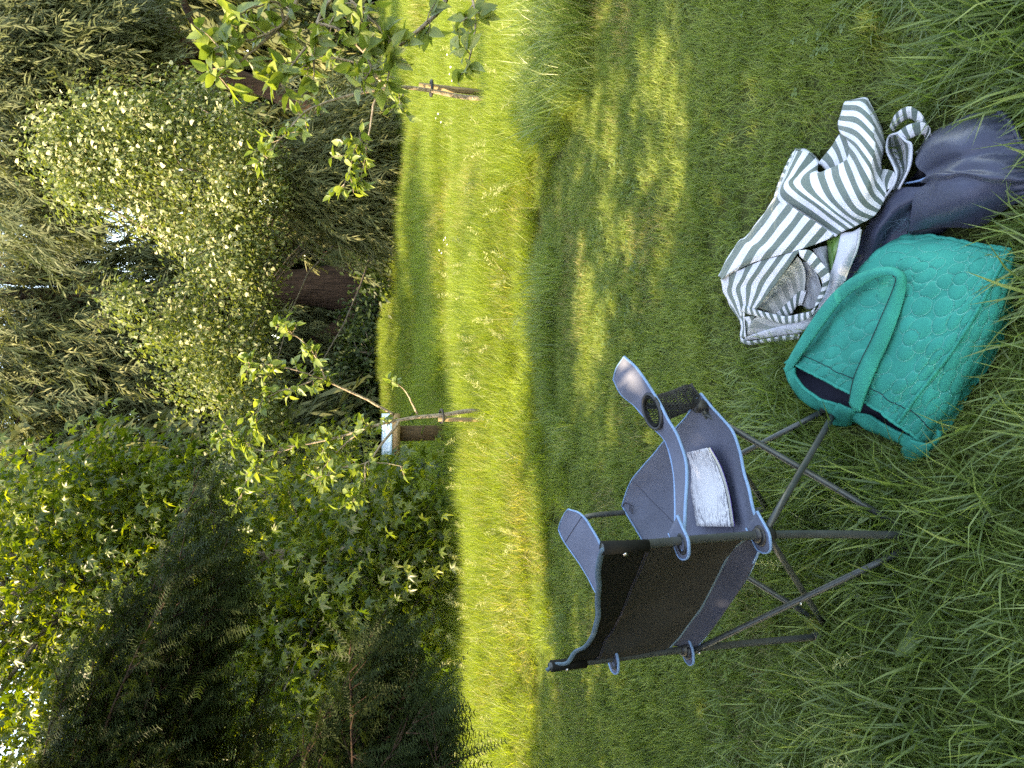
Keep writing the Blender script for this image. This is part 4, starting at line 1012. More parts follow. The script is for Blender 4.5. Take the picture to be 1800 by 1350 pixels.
# cup holder: ring in the armrest and a net pocket below
cc = np.array([.325, .405, .642]); a_ = np.linspace(0, 2 * PI, 40)
ringp = np.array([L(cc[0] + .042 * math.cos(a), cc[1] + .052 * math.sin(a), cc[2] + .052 * math.sin(a) * .16 + .004) for a in a_])
cup = part('cup_holder', *tube(ringp, .0055, 10), M['plastic'], t)
inner = np.array([L(cc[0] + .034 * math.cos(a), cc[1] + .043 * math.sin(a), cc[2] + .043 * math.sin(a) * .16 + .005) for a in a_])
part('inner_ring', *tube(inner, .0035, 8), M['back_dark'], cup)
net = []
na, nh = 34, 12
def npnt(i, j):
    a = 2 * PI * i / na; h = j / nh
    sq = 1 - .10 * math.sin(h * PI); r1, r2 = .036 * sq, .044 * sq
    if j > nh - 2: r1, r2 = r1 * .86, r2 * .86
    return L(cc[0] + r1 * math.cos(a) + .030 * h, cc[1] + r2 * math.sin(a) + .030 * h, cc[2] + .03 * 0 - .115 * h + r2 * math.sin(a) * .16 * (1 - h) + .006 * math.sin(3 * a + 1) * h)
for i in range(na):
    for sg in (1, -1):
        net.append(tube(np.array([npnt(i + sg * j * .5, j) for j in range(nh + 1)]), .0011, 4, caps=False))
for j in (0, 6, nh): net.append(tube(np.array([npnt(i, j) for i in range(na + 1)]), .0014 if j == 6 else .0026, 5, caps=False))
cbot = L(cc[0] + .033, cc[1] + .033, cc[2] - .120)
for i in range(0, na, 1):
    e = npnt(i, nh); net.append(tube(np.array([e, e * .5 + cbot * .5 - [0, 0, .002], cbot]), .0010, 4, caps=False))
for u in (.3, .5, .7, .87): net.append(tube(np.array([npnt(i, nh) * u + cbot * (1 - u) for i in range(na + 1)]), .0010, 4, caps=False))
part('net_pocket', *merge(net)[:2], M['net'], cup)

# ---- the book lying in the seat
m_, nt_, n, l = new_mat('sketched_cover')
pb = n['Principled BSDF']; pb.inputs['Roughness'].default_value = .45
tc = n.new('ShaderNodeAttribute'); tc.attribute_name = 'st'
mp = n.new('ShaderNodeMapping'); mp.inputs['Scale'].default_value = (2.4, 5.5, 1); l.new(tc.outputs['Vector'], mp.inputs[0])
n1 = n.new('ShaderNodeTexNoise'); n1.inputs['Scale'].default_value = 1.3; n1.inputs['Detail'].default_value = 3; n1.inputs['Distortion'].default_value = 1.2; l.new(mp.outputs[0], n1.inputs['Vector'])
n2 = n.new('ShaderNodeTexNoise'); n2.inputs['Scale'].default_value = 2.6; n2.inputs['Detail'].default_value = 2; n2.inputs['Distortion'].default_value = 1.5; l.new(mp.outputs[0], n2.inputs['Vector'])
cen = n.new('ShaderNodeVectorMath'); cen.operation = 'DISTANCE'; cen.inputs[1].default_value = (.52, .5, 0); l.new(tc.outputs['Vector'], cen.inputs[0])
r1 = ramp(n, [(0.46, (0, 0, 0)), (.49, (1, 1, 1)), (.51, (1, 1, 1)), (.54, (0, 0, 0))]); l.new(n1.outputs[0], r1.inputs[0])
r2 = ramp(n, [(.46, (0, 0, 0)), (.50, (1, 1, 1)), (.54, (0, 0, 0))]); l.new(n2.outputs[0], r2.inputs[0])
mr = n.new('ShaderNodeMapRange'); mr.inputs[1].default_value = .22; mr.inputs[2].default_value = .5; mr.inputs[3].default_value = .08; mr.inputs[4].default_value = 1.0; l.new(cen.outputs['Value'], mr.inputs[0])
a1 = n.new('ShaderNodeMath'); a1.operation = 'MAXIMUM'; l.new(r1.outputs[0], a1.inputs[0]); l.new(r2.outputs[0], a1.inputs[1])
a2 = n.new('ShaderNodeMath'); a2.operation = 'MULTIPLY'; l.new(a1.outputs[0], a2.inputs[0]); l.new(mr.outputs[0], a2.inputs[1])
mx = n.new('ShaderNodeMix'); mx.data_type = 'RGBA'; mx.inputs[6].default_value = (.68, .68, .71, 1); mx.inputs[7].default_value = (.20, .20, .23, 1); l.new(a2.outputs[0], mx.inputs[0]); l.new(mx.outputs[2], pb.inputs['Base Color'])
M['cover'] = m_
M['pages'] = solid_mat('page_edges', (.62, .60, .54), (.74, .72, .66), 300, .8, stretch=(.2, .2, 8))
M['purple'] = solid_mat('purple_cover', (.10, .035, .42), (.13, .05, .5), 20, .4)
bz = [.436, .412, .404, .412]
bl_ = [(1204, 796), (1209, 830), (1216, 872), (1225, 925)]; br_ = [(1243, 787), (1262, 822), (1276, 868), (1285, 926)]
rows = [[G(*bl_[i], bz[i]), G((bl_[i][0] + br_[i][0]) / 2, (bl_[i][1] + br_[i][1]) / 2, bz[i] + .003), G(*br_[i], bz[i])] for i in range(4)]
P, uv = patch(rows, 24, 12)
bt = thing('book', 'white paperback with a grey sketched cover lying in the chair seat', 'book', tuple(P[12, 6] - [0, 0, .02]))
part('cover', P.reshape(-1, 3), grid_faces(24, 12), M['cover'], bt, uv=uv.reshape(-1, 2), thick=.0012)
Q = P - np.array([0, 0, .002]); W = P - np.array([0, 0, .010])
def ringq(P): return np.concatenate([P[0, :], P[1:, -1], P[-1, ::-1][1:], P[::-1, 0][1:-1]])
ra, rb = ringq(Q), ringq(W); k = len(ra)
side = np.stack([np.arange(k), (np.arange(k) + 1) % k, (np.arange(k) + 1) % k + k, np.arange(k) + k], 1)
part('pages', np.concatenate([ra, rb]), side, M['pages'], bt, smooth=False)
S_ = P - np.array([0, 0, .0112]); cx = P.mean((0, 1)); dirl = (P[:, :1] - P[:, -1:]); dirl = dirl / np.linalg.norm(dirl, axis=-1, keepdims=True)
S_ = S_ + dirl * .006 * np.linspace(1, 0, 12)[None, :, None]
part('back_cover', S_.reshape(-1, 3), grid_faces(24, 12), M['purple'], bt, thick=.0012)
# ------------------------------------------------------------------ bags on the lawn
s1 = lambda x, y: (1260 + x / 4.5, 160 + y / 4.5)
s2 = lambda x, y: (1250 + x / 5.627, 380 + y / 5.627)
s3 = lambda x, y: (1480 + x / 5.194, 180 + y / 5.194)
s4 = lambda x, y: (1360 + x / 3.214, 400 + y / 3.214)
def gp(f, rows):                      # rows of (x, y, height)
    return np.array([[G(*f(x, y), z) for x, y, z in r] for r in rows])
def normals(P):
    n = np.cross(np.gradient(P, axis=0), np.gradient(P, axis=1)); n /= np.linalg.norm(n, axis=-1, keepdims=True) + 1e-9
    return np.where(n[..., 2:] < 0, -n, n)
def sheetp(name, P, mat, parent, uv, thick=.0016):
    N, M_ = P.shape[:2]
    return part(name, P.reshape(-1, 3), grid_faces(N, M_), mat, parent, uv=uv.reshape(-1, 2), thick=thick)
def ribbon(name, f, left, right, mat, parent, N=60, W=5, puff=0.0, thick=.003, freq=1.0):
    A, B = spline([G(*f(x, y), z) for x, y, z in left], N), spline([G(*f(x, y), z) for x, y, z in right], N)
    w_ = np.linspace(0, 1, W)[None, :, None]
    P = A[:, None] * (1 - w_) + B[:, None] * w_
    if puff: P = P + normals(P) * (puff * np.sin(PI * w_) )
    d = np.concatenate([[0], np.cumsum(np.linalg.norm(np.diff((A + B) / 2, axis=0), axis=1))])
    uv = np.stack(np.broadcast_arrays(d[:, None] * freq, np.linspace(0, 1, W)[None, :]), -1)
    return sheetp(name, P, mat, parent, uv, thick)

# ---- teal quilted tote
M['teal'] = twill('teal_cotton', (.010, .26, .20), .85, 900, .15)
M['teal_thread'] = solid_mat('pale_teal_thread', (.12, .48, .40), (.18, .55, .46), 60, .8)
M['navy_lining'] = twill('navy_lining', (.010, .011, .022), .8)
tealc = G(1600, 600, 0); t = thing('tote_bag', 'teal quilted tote bag lying on its side in the grass', 'bag', tuple(tealc))
top = [ # rows run from the far upper edge to the near lower edge, columns from the mouth to the base
    [(60, 770, .03), (215, 640, .02), (330, 430, .02), (470, 250, .02), (640, 90, .02), (760, 20, .02)],
    [(130, 775, .075), (255, 655, .085), (375, 445, .09), (505, 262, .09), (665, 100, .075), (930, 58, .055)],
    [(255, 850, .092), (400, 700, .118), (540, 500, .128), (690, 310, .125), (850, 170, .110), (1085, 84, .075)],
    [(430, 925, .098), (565, 770, .128), (715, 575, .138), (870, 370, .135), (1010, 220, .120), (1180, 98, .085)],
    [(600, 1040, .095), (730, 875, .122), (885, 670, .132), (1040, 450, .128), (1150, 270, .118), (1270, 108, .085)],
    [(700, 1112, .085), (850, 905, .110), (1000, 710, .120), (1140, 490, .118), (1240, 300, .110), (1330, 122, .080)],
    [(800, 1180, .060), (945, 1000, .075), (1090, 800, .082), (1235, 570, .080), (1320, 380, .078), (1375, 190, .060)],
    [(868, 1232, .020), (990, 1110, .018), (1155, 880, .018), (1290, 640, .018), (1375, 420, .018), (1410, 240, .018)]]
P, uv = patch(gp(s4, top), 190, 230)
# quilting: overlapping stitched rings, drawn in the flat pattern of the cloth (metres)
du = np.linalg.norm(np.diff(P[:, 115], axis=0), axis=1).sum(); dv = np.linalg.norm(np.diff(P[95], axis=0), axis=1).sum()
g = np.random.default_rng(12); circ = []
rad = .027; ci = []
for i in range(int(du / .122) + 2):            # flowers: a ring of petals round a centre, scattered
    for j in range(int(dv / .102) + 2):
        c_ = np.array([(i + .5 * (j % 2)) * .122, j * .102]) + g.normal(0, .009, 2); a0 = g.uniform(0, 6.28); r0 = .0285 * g.uniform(.9, 1.1)
        for q in range(5):
            if g.random() < .88: ci.append((c_ + 1.35 * r0 * np.array([math.cos(a0 + q * 1.257), math.sin(a0 + q * 1.257)]) + g.normal(0, .002, 2), r0 * g.uniform(.9, 1.15)))
        if g.random() < .6: ci.append((c_, r0 * .85))
UV = np.stack([uv[..., 0] * du, uv[..., 1] * dv], -1)
hh = np.full(uv.shape[:2], -.0005); line = np.zeros_like(hh); owner = np.full(uv.shape[:2], -1)
for k, (c_, r_) in enumerate(ci):
    d = np.linalg.norm(UV - c_, axis=-1)
    ins = d < r_
    hh = np.where(ins, .0052 * (1 - (d / r_) ** 2) ** .5 - .0008, hh); owner = np.where(ins, k, owner)
n_ = normals(P)
wr = .004 * vnoise(P.reshape(-1, 3), 16, 4).reshape(hh.shape) + .0022 * vnoise(P.reshape(-1, 3), 42, 6).reshape(hh.shape)
Pq = P + n_ * (hh + wr)[..., None]
body = sheetp('front_panel', Pq, M['teal'], t, uv, .002)
st = []
def at_uv(c):                         # flat-pattern point -> point on the quilted surface
    a = np.clip(c[0] / du, 0, 1) * (Pq.shape[0] - 1); b = np.clip(c[1] / dv, 0, 1) * (Pq.shape[1] - 1)
    i, j = int(min(a, Pq.shape[0] - 2)), int(min(b, Pq.shape[1] - 2)); u, v = a - i, b - j
    q = Pq[i, j] * (1 - u) * (1 - v) + Pq[i + 1, j] * u * (1 - v) + Pq[i, j + 1] * (1 - u) * v + Pq[i + 1, j + 1] * u * v
    return q, n_[i, j], owner[i, j]
for k, (c_, r_) in enumerate(ci):
    m_ = int(2 * PI * r_ / .0042)
    for q in range(m_):
        a0, a1 = 2 * PI * q / m_, 2 * PI * (q + .55) / m_
        p0 = c_ + r_ * np.array([math.cos(a0), math.sin(a0)]); p1 = c_ + r_ * np.array([math.cos(a1), math.sin(a1)])
        if min(p0.min(), p1.min()) < .004 or p0[0] > du - .004 or p0[1] > dv - .004: continue
        w0, nn, ow = at_uv(p0 * .999); w1 = at_uv(p1)[0]
        if ow > k: continue
        e = w1 - w0; sd = np.cross(e, nn); sd = sd / (np.linalg.norm(sd) + 1e-9) * .00055
        w0, w1 = w0 + nn * .0022, w1 + nn * .0022
        st.append((np.array([w0 - sd, w0 + sd, w1 + sd, w1 - sd]), np.array([[0, 1, 2, 3]])))
part('stitching', *merge(st)[:2], M['teal_thread'], t)['kind'] = 'stuff'
iv = 0
pr = int(round(5 / 7 * 189)); pl_ = Pq[pr] + n_[pr] * .003
part('piping', *tube(pl_[4:], .0042, 8), M['teal'], t)
pj = int(round(.985 * 229)); part('piping', *tube((Pq[22:pr, pj - 3] + n_[22:pr, pj - 3] * .003), .0042, 8), M['teal'], t)
part('piping', *tube(Pq[-1, 6:-2] + [0, 0, .003], .0042, 8), M['teal'], t)
part('hem', *tube(Pq[24:-2, 1] + n_[24:-2, 1] * .001, .0048, 8), M['teal'], t)
hs = Pq[26:172, 20] + n_[26:172, 20] * .0018; part('hem_seam', *tube(hs, .0011, 5), M['navy_lining'], t)
# rim of the back panel round the open mouth, with the dark lining
rim_o = [(62, 790, .055), (85, 870, .030), (160, 975, .020), (245, 1018, .018), (335, 1052, .018), (450, 1095, .018), (560, 1145, .018), (690, 1205, .018), (790, 1250, .018), (880, 1290, .018)]
rim_i = [(112, 792, .088), (118, 845, .085), (185, 920, .078), (255, 965, .075), (345, 1000, .072), (455, 1042, .070), (565, 1085, .068), (690, 1150, .066), (770, 1195, .064), (862, 1240, .050)]
A, B = [spline([G(*s4(x, y), z) for x, y, z in q], 110) for q in (rim_o, rim_i)]
w_ = np.linspace(0, 1, 14)[None, :, None]; RP = A[:, None] * (1 - w_) + B[:, None] * w_
od = normals(RP); RP = RP + np.array([-.6, -.6, .35]) * (.018 * np.sin(PI * w_)) + od * (.003 * vnoise(RP.reshape(-1, 3), 60, 3).reshape(RP.shape[:2]))[..., None]
back = sheetp('back_panel', RP, M['teal'], t, RP[..., :2], .008)
part('hem', *tube(RP[:, -1], .0055, 8), M['teal'], back)
mo = [(112, 794, .080), (250, 850, .085), (430, 925, .090), (600, 1040, .088), (700, 1112, .078), (800, 1180, .055), (862, 1232, .03)]
A, B = spline([G(*s4(x, y), z - .006) for x, y, z in mo], 60), spline([G(*s4(x, y), z - .004) for x, y, z in rim_i], 60)
C_ = (A + B) / 2 - np.array([0, 0, .045]) + np.array([.03, 0.0, 0])
LPn, luv = patch(np.stack([A, A * .7 + C_ * .3 - [0, 0, .012], C_, B * .7 + C_ * .3 - [0, 0, .012], B], 0)[:, ::6], 20, 50)
sheetp('lining', LPn, M['navy_lining'], t, luv, .001)
# handles
lo = [(66, 800, .07), (90, 745, .085), (150, 640, .105), (240, 500, .125), (340, 375, .14), (450, 285, .15), (560, 240, .155), (650, 228, .155), (705, 245, .158), (742, 290, .15), (735, 400, .146), (700, 520, .146), (650, 650, .142), (590, 780, .136), (530, 920, .125), (490, 1045, .112)]
li = [(105, 812, .075), (120, 780, .09), (175, 700, .108), (275, 560, .122), (380, 420, .138), (480, 340, .148), (580, 285, .155), (640, 270, .160), (680, 272, .170), (696, 300, .168), (660, 400, .160), (612, 510, .158), (560, 630, .152), (505, 740, .146), (455, 860, .136), (430, 985, .122)]
hd = ribbon('handle', s4, lo, li, M['teal'], t, 90, 9, .006, .009)
part('seam', *tube(spline([G(*s4(x, y), z + .004) for x, y, z in li[8:]], 50) + [0, 0, .004], .0011, 5), M['navy_lining'], hd)
ribbon('handle_tab', s4, [(372, 992, .082), (345, 1020, .075), (328, 1070, .045), (332, 1112, .02)], [(462, 1030, .082), (458, 1055, .075), (445, 1090, .045), (438, 1118, .02)], M['teal'], t, 16, 5, .004, .006)
ribbon('handle_tab', s4, [(770, 1195, .072), (745, 1225, .06), (722, 1252, .035), (735, 1290, .015)], [(895, 1225, .062), (875, 1265, .055), (835, 1300, .03), (790, 1322, .012)], M['teal'], t, 16, 5, .004, .006)
ribbon('handle_tab', s4, [(925, 1140, .06), (920, 1180, .058), (880, 1240, .045)], [(945, 1150, .055), (940, 1190, .05), (895, 1250, .04)], M['teal'], t, 14, 5, .004, .006)

# ---- striped tote
CW, CG = (.62, .63, .68), (.105, .140, .125)
M['stripe'] = stripe_mat('striped_cotton', CW, CG, 1.0, .5)
M['stripe_in'] = stripe_mat('striped_cotton_reverse', (.50, .51, .50), (.30, .325, .31), 1.0, .5)
M['check'] = stripe_mat('striped_tape', (.63, .64, .68), (.10, .135, .12), 1.0, .5)
M['white_cotton'] = twill('white_cotton', (.55, .56, .62), .85, 700, .15)
stc = G(1420, 400, 0); t = thing('tote_bag', 'crumpled white and grey green striped tote bag above the teal bag', 'bag', tuple(stc))
def stripes(name, f, rows, svals, N, M_, mat='stripe', wr=.0015, ws=45, seed=3, parent=None, thick=.0016):
    """rows: control rows (x, y, height); svals: stripe coordinate at each control point"""
    C = gp(f, rows); n, m = C.shape[:2]
    P, uv = patch(C, N, M_)
    S = cr_weights(n, N) @ np.asarray(svals, float) @ cr_weights(m, M_).T
    P = P + normals(P) * (wr * vnoise(P.reshape(-1, 3), ws, seed) .reshape(P.shape[:2]))[..., None]
    return sheetp(name, P, M[mat], parent or t, np.stack([S, uv[..., 1]], -1), thick), P
# long left side: stripes run from the corner seam down to the leftmost corner; rows run outer edge -> fold
S1 = lambda q: s1(*q)
inv2 = lambda x, y: ((1250 + x / 5.627 - 1260) * 4.5, (380 + y / 5.627 - 160) * 4.5)       # second crop -> first crop
def q2(x, y, z): a = inv2(x, y); return (a[0], a[1], z)
outer = [(490, 850, .145), (395, 985, .125), (255, 1165, .105), q2(300, 270, .09), q2(190, 440, .08), q2(100, 610, .075)]
fold_ = [(945, 1145, .120), q2(1040, 275, .145), q2(830, 345, .165), q2(600, 405, .165), q2(370, 480, .14), q2(105, 625, .085)]
rows, sv = [], []
for u in (0, .33, .66, 1):
    rows.append([tuple(np.array(a) * (1 - u) + np.array(b) * u + np.array([0, 0, .035 * math.sin(PI * u)])) for a, b in zip(outer, fold_)])
    sv.append([5.0 * u * k + .75 for k in (1, .86, .68, .46, .24, .03)])
side_, SPn = stripes('side_panel', s1, rows, sv, 34, 60)
# outer skirt of that side down to the grass
sk = [[tuple(a) for a in outer], [(a[0] - 22, a[1] - 14, a[2] * .5) for a in outer], [(a[0] - 24, a[1] - 10, .012) for a in outer]]
stripes('side_skirt', s1, sk, [[.75] * 6, [.45] * 6, [.2] * 6], 14, 40)
# the turned-under half below the fold
fo = [q2(100, 622, .083), q2(300, 525, .130), q2(500, 440, .155), q2(700, 385, .165), q2(880, 335, .165)]
md = [q2(125, 760, .07), q2(225, 735, .105), q2(350, 680, .125), q2(510, 645, .135), q2(665, 640, .14)]
lw = [q2(285, 1040, .045), q2(300, 985, .075), q2(345, 905, .095), q2(400, 905, .10), q2(455, 915, .10)]
sv = [[.0, 1.25, 2.5, 3.75, 4.95]] * 3
fl, FP = stripes('front_flap', s1, [fo, [tuple((np.array(a) + np.array(b)) / 2 + [0, 0, .008]) for a, b in zip(fo, md)], md, [tuple((np.array(a) + np.array(b)) / 2 + [0, 0, .004]) for a, b in zip(md, lw)], lw], [[.0, 1.25, 2.5, 3.75, 4.95]] * 5, 36, 44)
# lower-left corner of the mouth
stripes('corner', s1, [[q2(125, 700, .075), q2(180, 880, .06), q2(285, 1045, .05), q2(290, 1190, .03)], [q2(330, 905, .095), q2(330, 960, .085), q2(335, 1050, .07), q2(345, 1200, .05)]], [[.2, .4, .7, 1.2], [2.2, 2.2, 2.2, 2.4]], 14, 24)
stripes('corner', s1, [[q2(285, 1050, .055), q2(300, 1110, .05), q2(292, 1190, .03)], [q2(330, 1000, .075), q2(360, 1080, .06), q2(345, 1200, .04)], [q2(430, 990, .08), q2(400, 1060, .06), q2(340, 1195, .04)]], [[.0, .0, .0], [1.0, .8, .6], [2.0, 1.6, 1.2]], 14, 14)
# inside of the bag
stripes('lining', s1, [[q2(855, 400, .150), q2(905, 470, .13), q2(935, 600, .10), q2(925, 760, .06)], [q2(660, 640, .125), q2(740, 660, .08), q2(800, 740, .05), q2(860, 850, .04)], [q2(455, 912, .095), q2(530, 930, .06), q2(620, 985, .04), q2(760, 1000, .03)]],
        [[.2, .3, .2, .1], [2.6, 2.5, 2.2, 1.9], [5.2, 5, 4.7, 4.3]], 30, 26, 'stripe_in')
stripes('lining', s1, [[q2(340, 1200, .04), q2(420, 1020, .07), q2(600, 980, .05)], [q2(480, 1150, .025), q2(560, 1080, .03), q2(760, 1010, .03)], [q2(620, 1130, .02), q2(740, 1100, .02), q2(1000, 980, .03)]], [[0, 1, 2]] * 3, 14, 14, 'stripe_in')
M['film'] = solid_mat('grey_film', (.20, .21, .23), (.36, .37, .40), 14, .25, spec=.6, bump=.5, bscale=30)
stripes('inner_pocket', s1, [[q2(905, 450, .125), q2(1000, 500, .12), q2(1070, 600, .115)], [q2(930, 600, .09), q2(1000, 620, .08), q2(1100, 720, .10)], [q2(920, 760, .055), q2(980, 800, .05), q2(1090, 830, .085)], [q2(880, 870, .04), q2(960, 920, .035), q2(1040, 900, .06)]], [[0] * 3] * 4, 20, 16, 'film', wr=.004, ws=60)
F_ = 60
ribbon('handle', s1, [q2(870, 335, .175), q2(985, 345, .165), q2(1090, 460, .155), q2(1170, 580, .145), q2(1150, 700, .13), q2(1090, 830, .115), q2(990, 935, .10), q2(870, 965, .09), q2(740, 990, .085), q2(620, 970, .09), q2(500, 940, .095), q2(400, 905, .10), q2(320, 875, .10)],
       [q2(880, 395, .172), q2(930, 440, .160), q2(1020, 530, .150), q2(1095, 630, .142), q2(1095, 720, .13), q2(1045, 835, .11), q2(1000, 985, .09), q2(870, 1045, .075), q2(750, 1062, .07), q2(660, 1055, .07), q2(540, 1010, .08), q2(430, 985, .085), q2(290, 940, .085)], M['check'], t, 90, 4, .001, .003, 26)
ribbon('handle', s1, [q2(945, 735, .06), q2(870, 745, .07), q2(760, 850, .065), q2(690, 915, .06), q2(620, 985, .06)], [q2(900, 880, .045), q2(850, 890, .05), q2(800, 960, .05), q2(740, 1010, .045), q2(660, 1030, .045)], M['check'], t, 40, 4, .001, .003, 30)
# white facing and hem round the mouth
ribbon('facing', s1, [q2(340, 1195, .045), q2(560, 1120, .05), q2(760, 1070, .055), q2(960, 1010, .07), q2(1060, 900, .09)], [q2(320, 1232, .02), q2(540, 1210, .02), q2(740, 1180, .022), q2(900, 1150, .03), q2(1100, 980, .05)], M['white_cotton'], t, 40, 5, .004, .002)
ribbon('hem', s1, [q2(292, 1195, .035), q2(360, 1235, .032), q2(540, 1215, .032), q2(740, 1180, .032), q2(880, 1170, .035)], [q2(300, 1250, .010), q2(380, 1275, .008), q2(560, 1250, .008), q2(740, 1235, .010), q2(870, 1215, .012)], M['check'], t, 40, 4, .002, .002, 22)
stripes('facing', s1, [[(985, 1120, .115), q2(1400, 150, .11), q2(1480, 110, .10)], [q2(1235, 400, .12), q2(1330, 400, .125), q2(1440, 330, .10)], [q2(1170, 600, .12), q2(1240, 620, .12), q2(1320, 640, .095)], [q2(1120, 760, .10), q2(1200, 780, .10), q2(1270, 760, .075)], [q2(1050, 930, .085), q2(1100, 950, .075), q2(1150, 900, .05)]], [[0] * 3] * 5, 34, 14, 'white_cotton', wr=.003, ws=50)
part('trim', *tube(spline([G(*s1(*q2(1480, 130, 0)[:2]), .104), G(*s1(*q2(1440, 330, 0)[:2]), .104), G(*s1(*q2(1360, 520, 0)[:2]), .1), G(*s1(*q2(1320, 640, 0)[:2]), .098)], 30), .0035, 6), M['stripe_in'], t)
# broad crumpled front panel
rows = [[(622, 470, .050), (545, 660, .120), (490, 850, .148), (720, 1010, .135), (945, 1148, .120)],
        [(705, 478, .048), (600, 660, .120), (560, 765, .158), (770, 930, .150), (1005, 1108, .122)],
        [(795, 560, .045), (660, 680, .110), (645, 755, .150), (850, 920, .152), (1065, 1085, .118)],
        [(800, 640, .060), (765, 660, .110), (815, 800, .140), (965, 955, .140), (1112, 1062, .112)],
        [(878, 618, .075), (890, 690, .120), (965, 850, .150), (1075, 970, .142), (1190, 1020, .110)],
        [(985, 572, .085), (1010, 680, .130), (1075, 820, .158), (1145, 920, .140), (1255, 975, .105)],
        [(1040, 520, .095), (1095, 640, .140), (1160, 780, .155), (1215, 865, .130), (1290, 925, .098)],
        [(1035, 400, .090), (1130, 520, .140), (1210, 660, .145), (1250, 780, .115), (1325, 865, .090)],
        [(975, 322, .070), (1110, 400, .130), (1225, 560, .135), (1262, 680, .100), (1345, 800, .085)],
        [(962, 250, .060), (1110, 290, .115), (1245, 440, .125), (1285, 560, .085), (1300, 600, .05)],
        [(985, 175, .050), (1120, 190, .095), (1240, 320, .110), (1305, 450, .075), (1312, 520, .03)],
        [(1010, 92, .035), (1135, 105, .075), (1235, 205, .085), (1300, 330, .06), (1328, 430, .02)],
        [(1060, 75, .012), (1172, 50, .03), (1225, 110, .04), (1270, 215, .03), (1315, 330, .012)]]
sv = [[k * 1.0 + .25] * 5 for k in range(13)]
fr, _ = stripes('front_panel', s1, rows, sv, 110, 60, wr=.002, ws=40)
# seam edge between the two panels
part('seam', *tube(spline([G(*s1(x, y), z + .002) for x, y, z in rows[0]], 40), .0028, 6), M['white_cotton'], t)
# piece folded under, seen in the notch
stripes('under_fold', s1, [[(800, 575, .03), (890, 465, .035), (970, 345, .05), (1030, 300, .06)], [(840, 600, .03), (930, 520, .045), (1000, 430, .06), (1045, 380, .08)], [(880, 640, .03), (960, 600, .05), (1040, 560, .07), (1090, 500, .08)]], [[.1, 1.2, 2.5, 3.2]] * 3, 20, 30)
stripes('peak', s1, [[(800, 570, .045), (770, 520, .05), (705, 478, .05), (622, 465, .052)], [(850, 600, .012), (800, 545, .012), (710, 462, .012), (615, 452, .012)]], [[.1, .6, 1.2, 1.8], [.2, .7, 1.3, 1.9]], 8, 18)
stripes('gusset', s1, [[(622, 470, .052), (545, 660, .120), (490, 850, .147)], [(608, 480, .03), (528, 650, .07), (466, 852, .09)], [(602, 485, .012), (515, 650, .012), (440, 885, .012)]], [[0, 3, 6]] * 3, 10, 40)
# second mouth with its rolled rim and the other handle
stripes('side_opening', s1, [[(1262, 640, .07), (1320, 620, .075), (1400, 640, .085), (1410, 720, .08)], [(1262, 720, .07), (1300, 700, .08), (1360, 720, .085), (1395, 760, .08)], [(1330, 830, .085), (1335, 800, .088), (1350, 780, .088), (1385, 775, .08)]], [[.1, 1.0, 2.0, 2.6]] * 3, 16, 24)
stripes('side_opening', s1, [[(1345, 390, .06), (1345, 470, .06), (1385, 560, .065), (1420, 650, .075), (1385, 780, .08)], [(1380, 350, .05), (1390, 460, .02), (1430, 560, .02), (1455, 650, .03), (1410, 790, .05)], [(1425, 335, .06), (1480, 430, .03), (1490, 540, .025), (1490, 640, .03), (1430, 780, .05)], [(1435, 330, .075), (1535, 420, .075), (1535, 560, .075), (1500, 660, .075), (1440, 772, .07)]], [[.1] * 5, [1.1] * 5, [2.3] * 5, [3.6] * 5], 30, 40, 'stripe')
for q in ([(1435, 332, .078), (1360, 365, .065), (1345, 470, .064), (1385, 560, .068), (1418, 650, .078), (1400, 740, .085), (1330, 840, .09)], [(1430, 330, .078), (1495, 395, .08), (1538, 425, .08), (1535, 560, .08), (1500, 660, .08), (1440, 775, .075)]):
    part('rim', *tube(spline([G(*s1(x, y), z) for x, y, z in q], 40), .0032, 6), M['white_cotton'], t)
ribbon('handle', s1, [(1370, 280, .05), (1420, 175, .085), (1515, 125, .10), (1600, 165, .09), (1650, 240, .075), (1690, 340, .055), (1600, 500, .03)], [(1400, 320, .04), (1440, 260, .06), (1530, 215, .075), (1590, 265, .07), (1625, 320, .06), (1650, 400, .045), (1570, 490, .03)], M['check'], t, 50, 4, .001, .003, 26)
ribbon('handle', s1, [(1425, 330, .075), (1500, 275, .09), (1580, 250, .09), (1660, 260, .075), (1700, 350, .05)], [(1500, 395, .07), (1540, 370, .075), (1600, 345, .075), (1640, 345, .065), (1650, 390, .045)], M['check'], t, 40, 4, .001, .003, 26)
# green packet showing inside the striped bag
M['packet'] = solid_mat('green_film', (.06, .17, .03), (.16, .30, .07), 18, .25, spec=.6, stretch=(1, 4, 1))
pc = gp(s1, [[q2(1150, 240, .10), q2(1215, 215, .105), q2(1290, 170, .105)], [q2(1165, 400, .095), q2(1210, 390, .105), q2(1250, 360, .10)], [q2(1185, 560, .09), q2(1200, 560, .095), q2(1215, 540, .09)]])
P, uv = patch(pc, 20, 10)
pk = thing('packet', 'bright green plastic packet sticking out of the striped tote bag', 'packet', tuple(P[10, 5] - [0, 0, .01]))
sheetp('wrapper', P, M['packet'], pk, uv, .006)
stripes('wrapper', s1, [[q2(1000, 330, .12), q2(1070, 310, .115), q2(1150, 290, .10)], [q2(1090, 440, .115), q2(1130, 430, .11), q2(1165, 420, .09)], [q2(1150, 560, .11), q2(1170, 560, .10), q2(1185, 550, .085)]], [[0] * 3] * 3, 14, 10, 'film', wr=.003, ws=60, parent=pk)

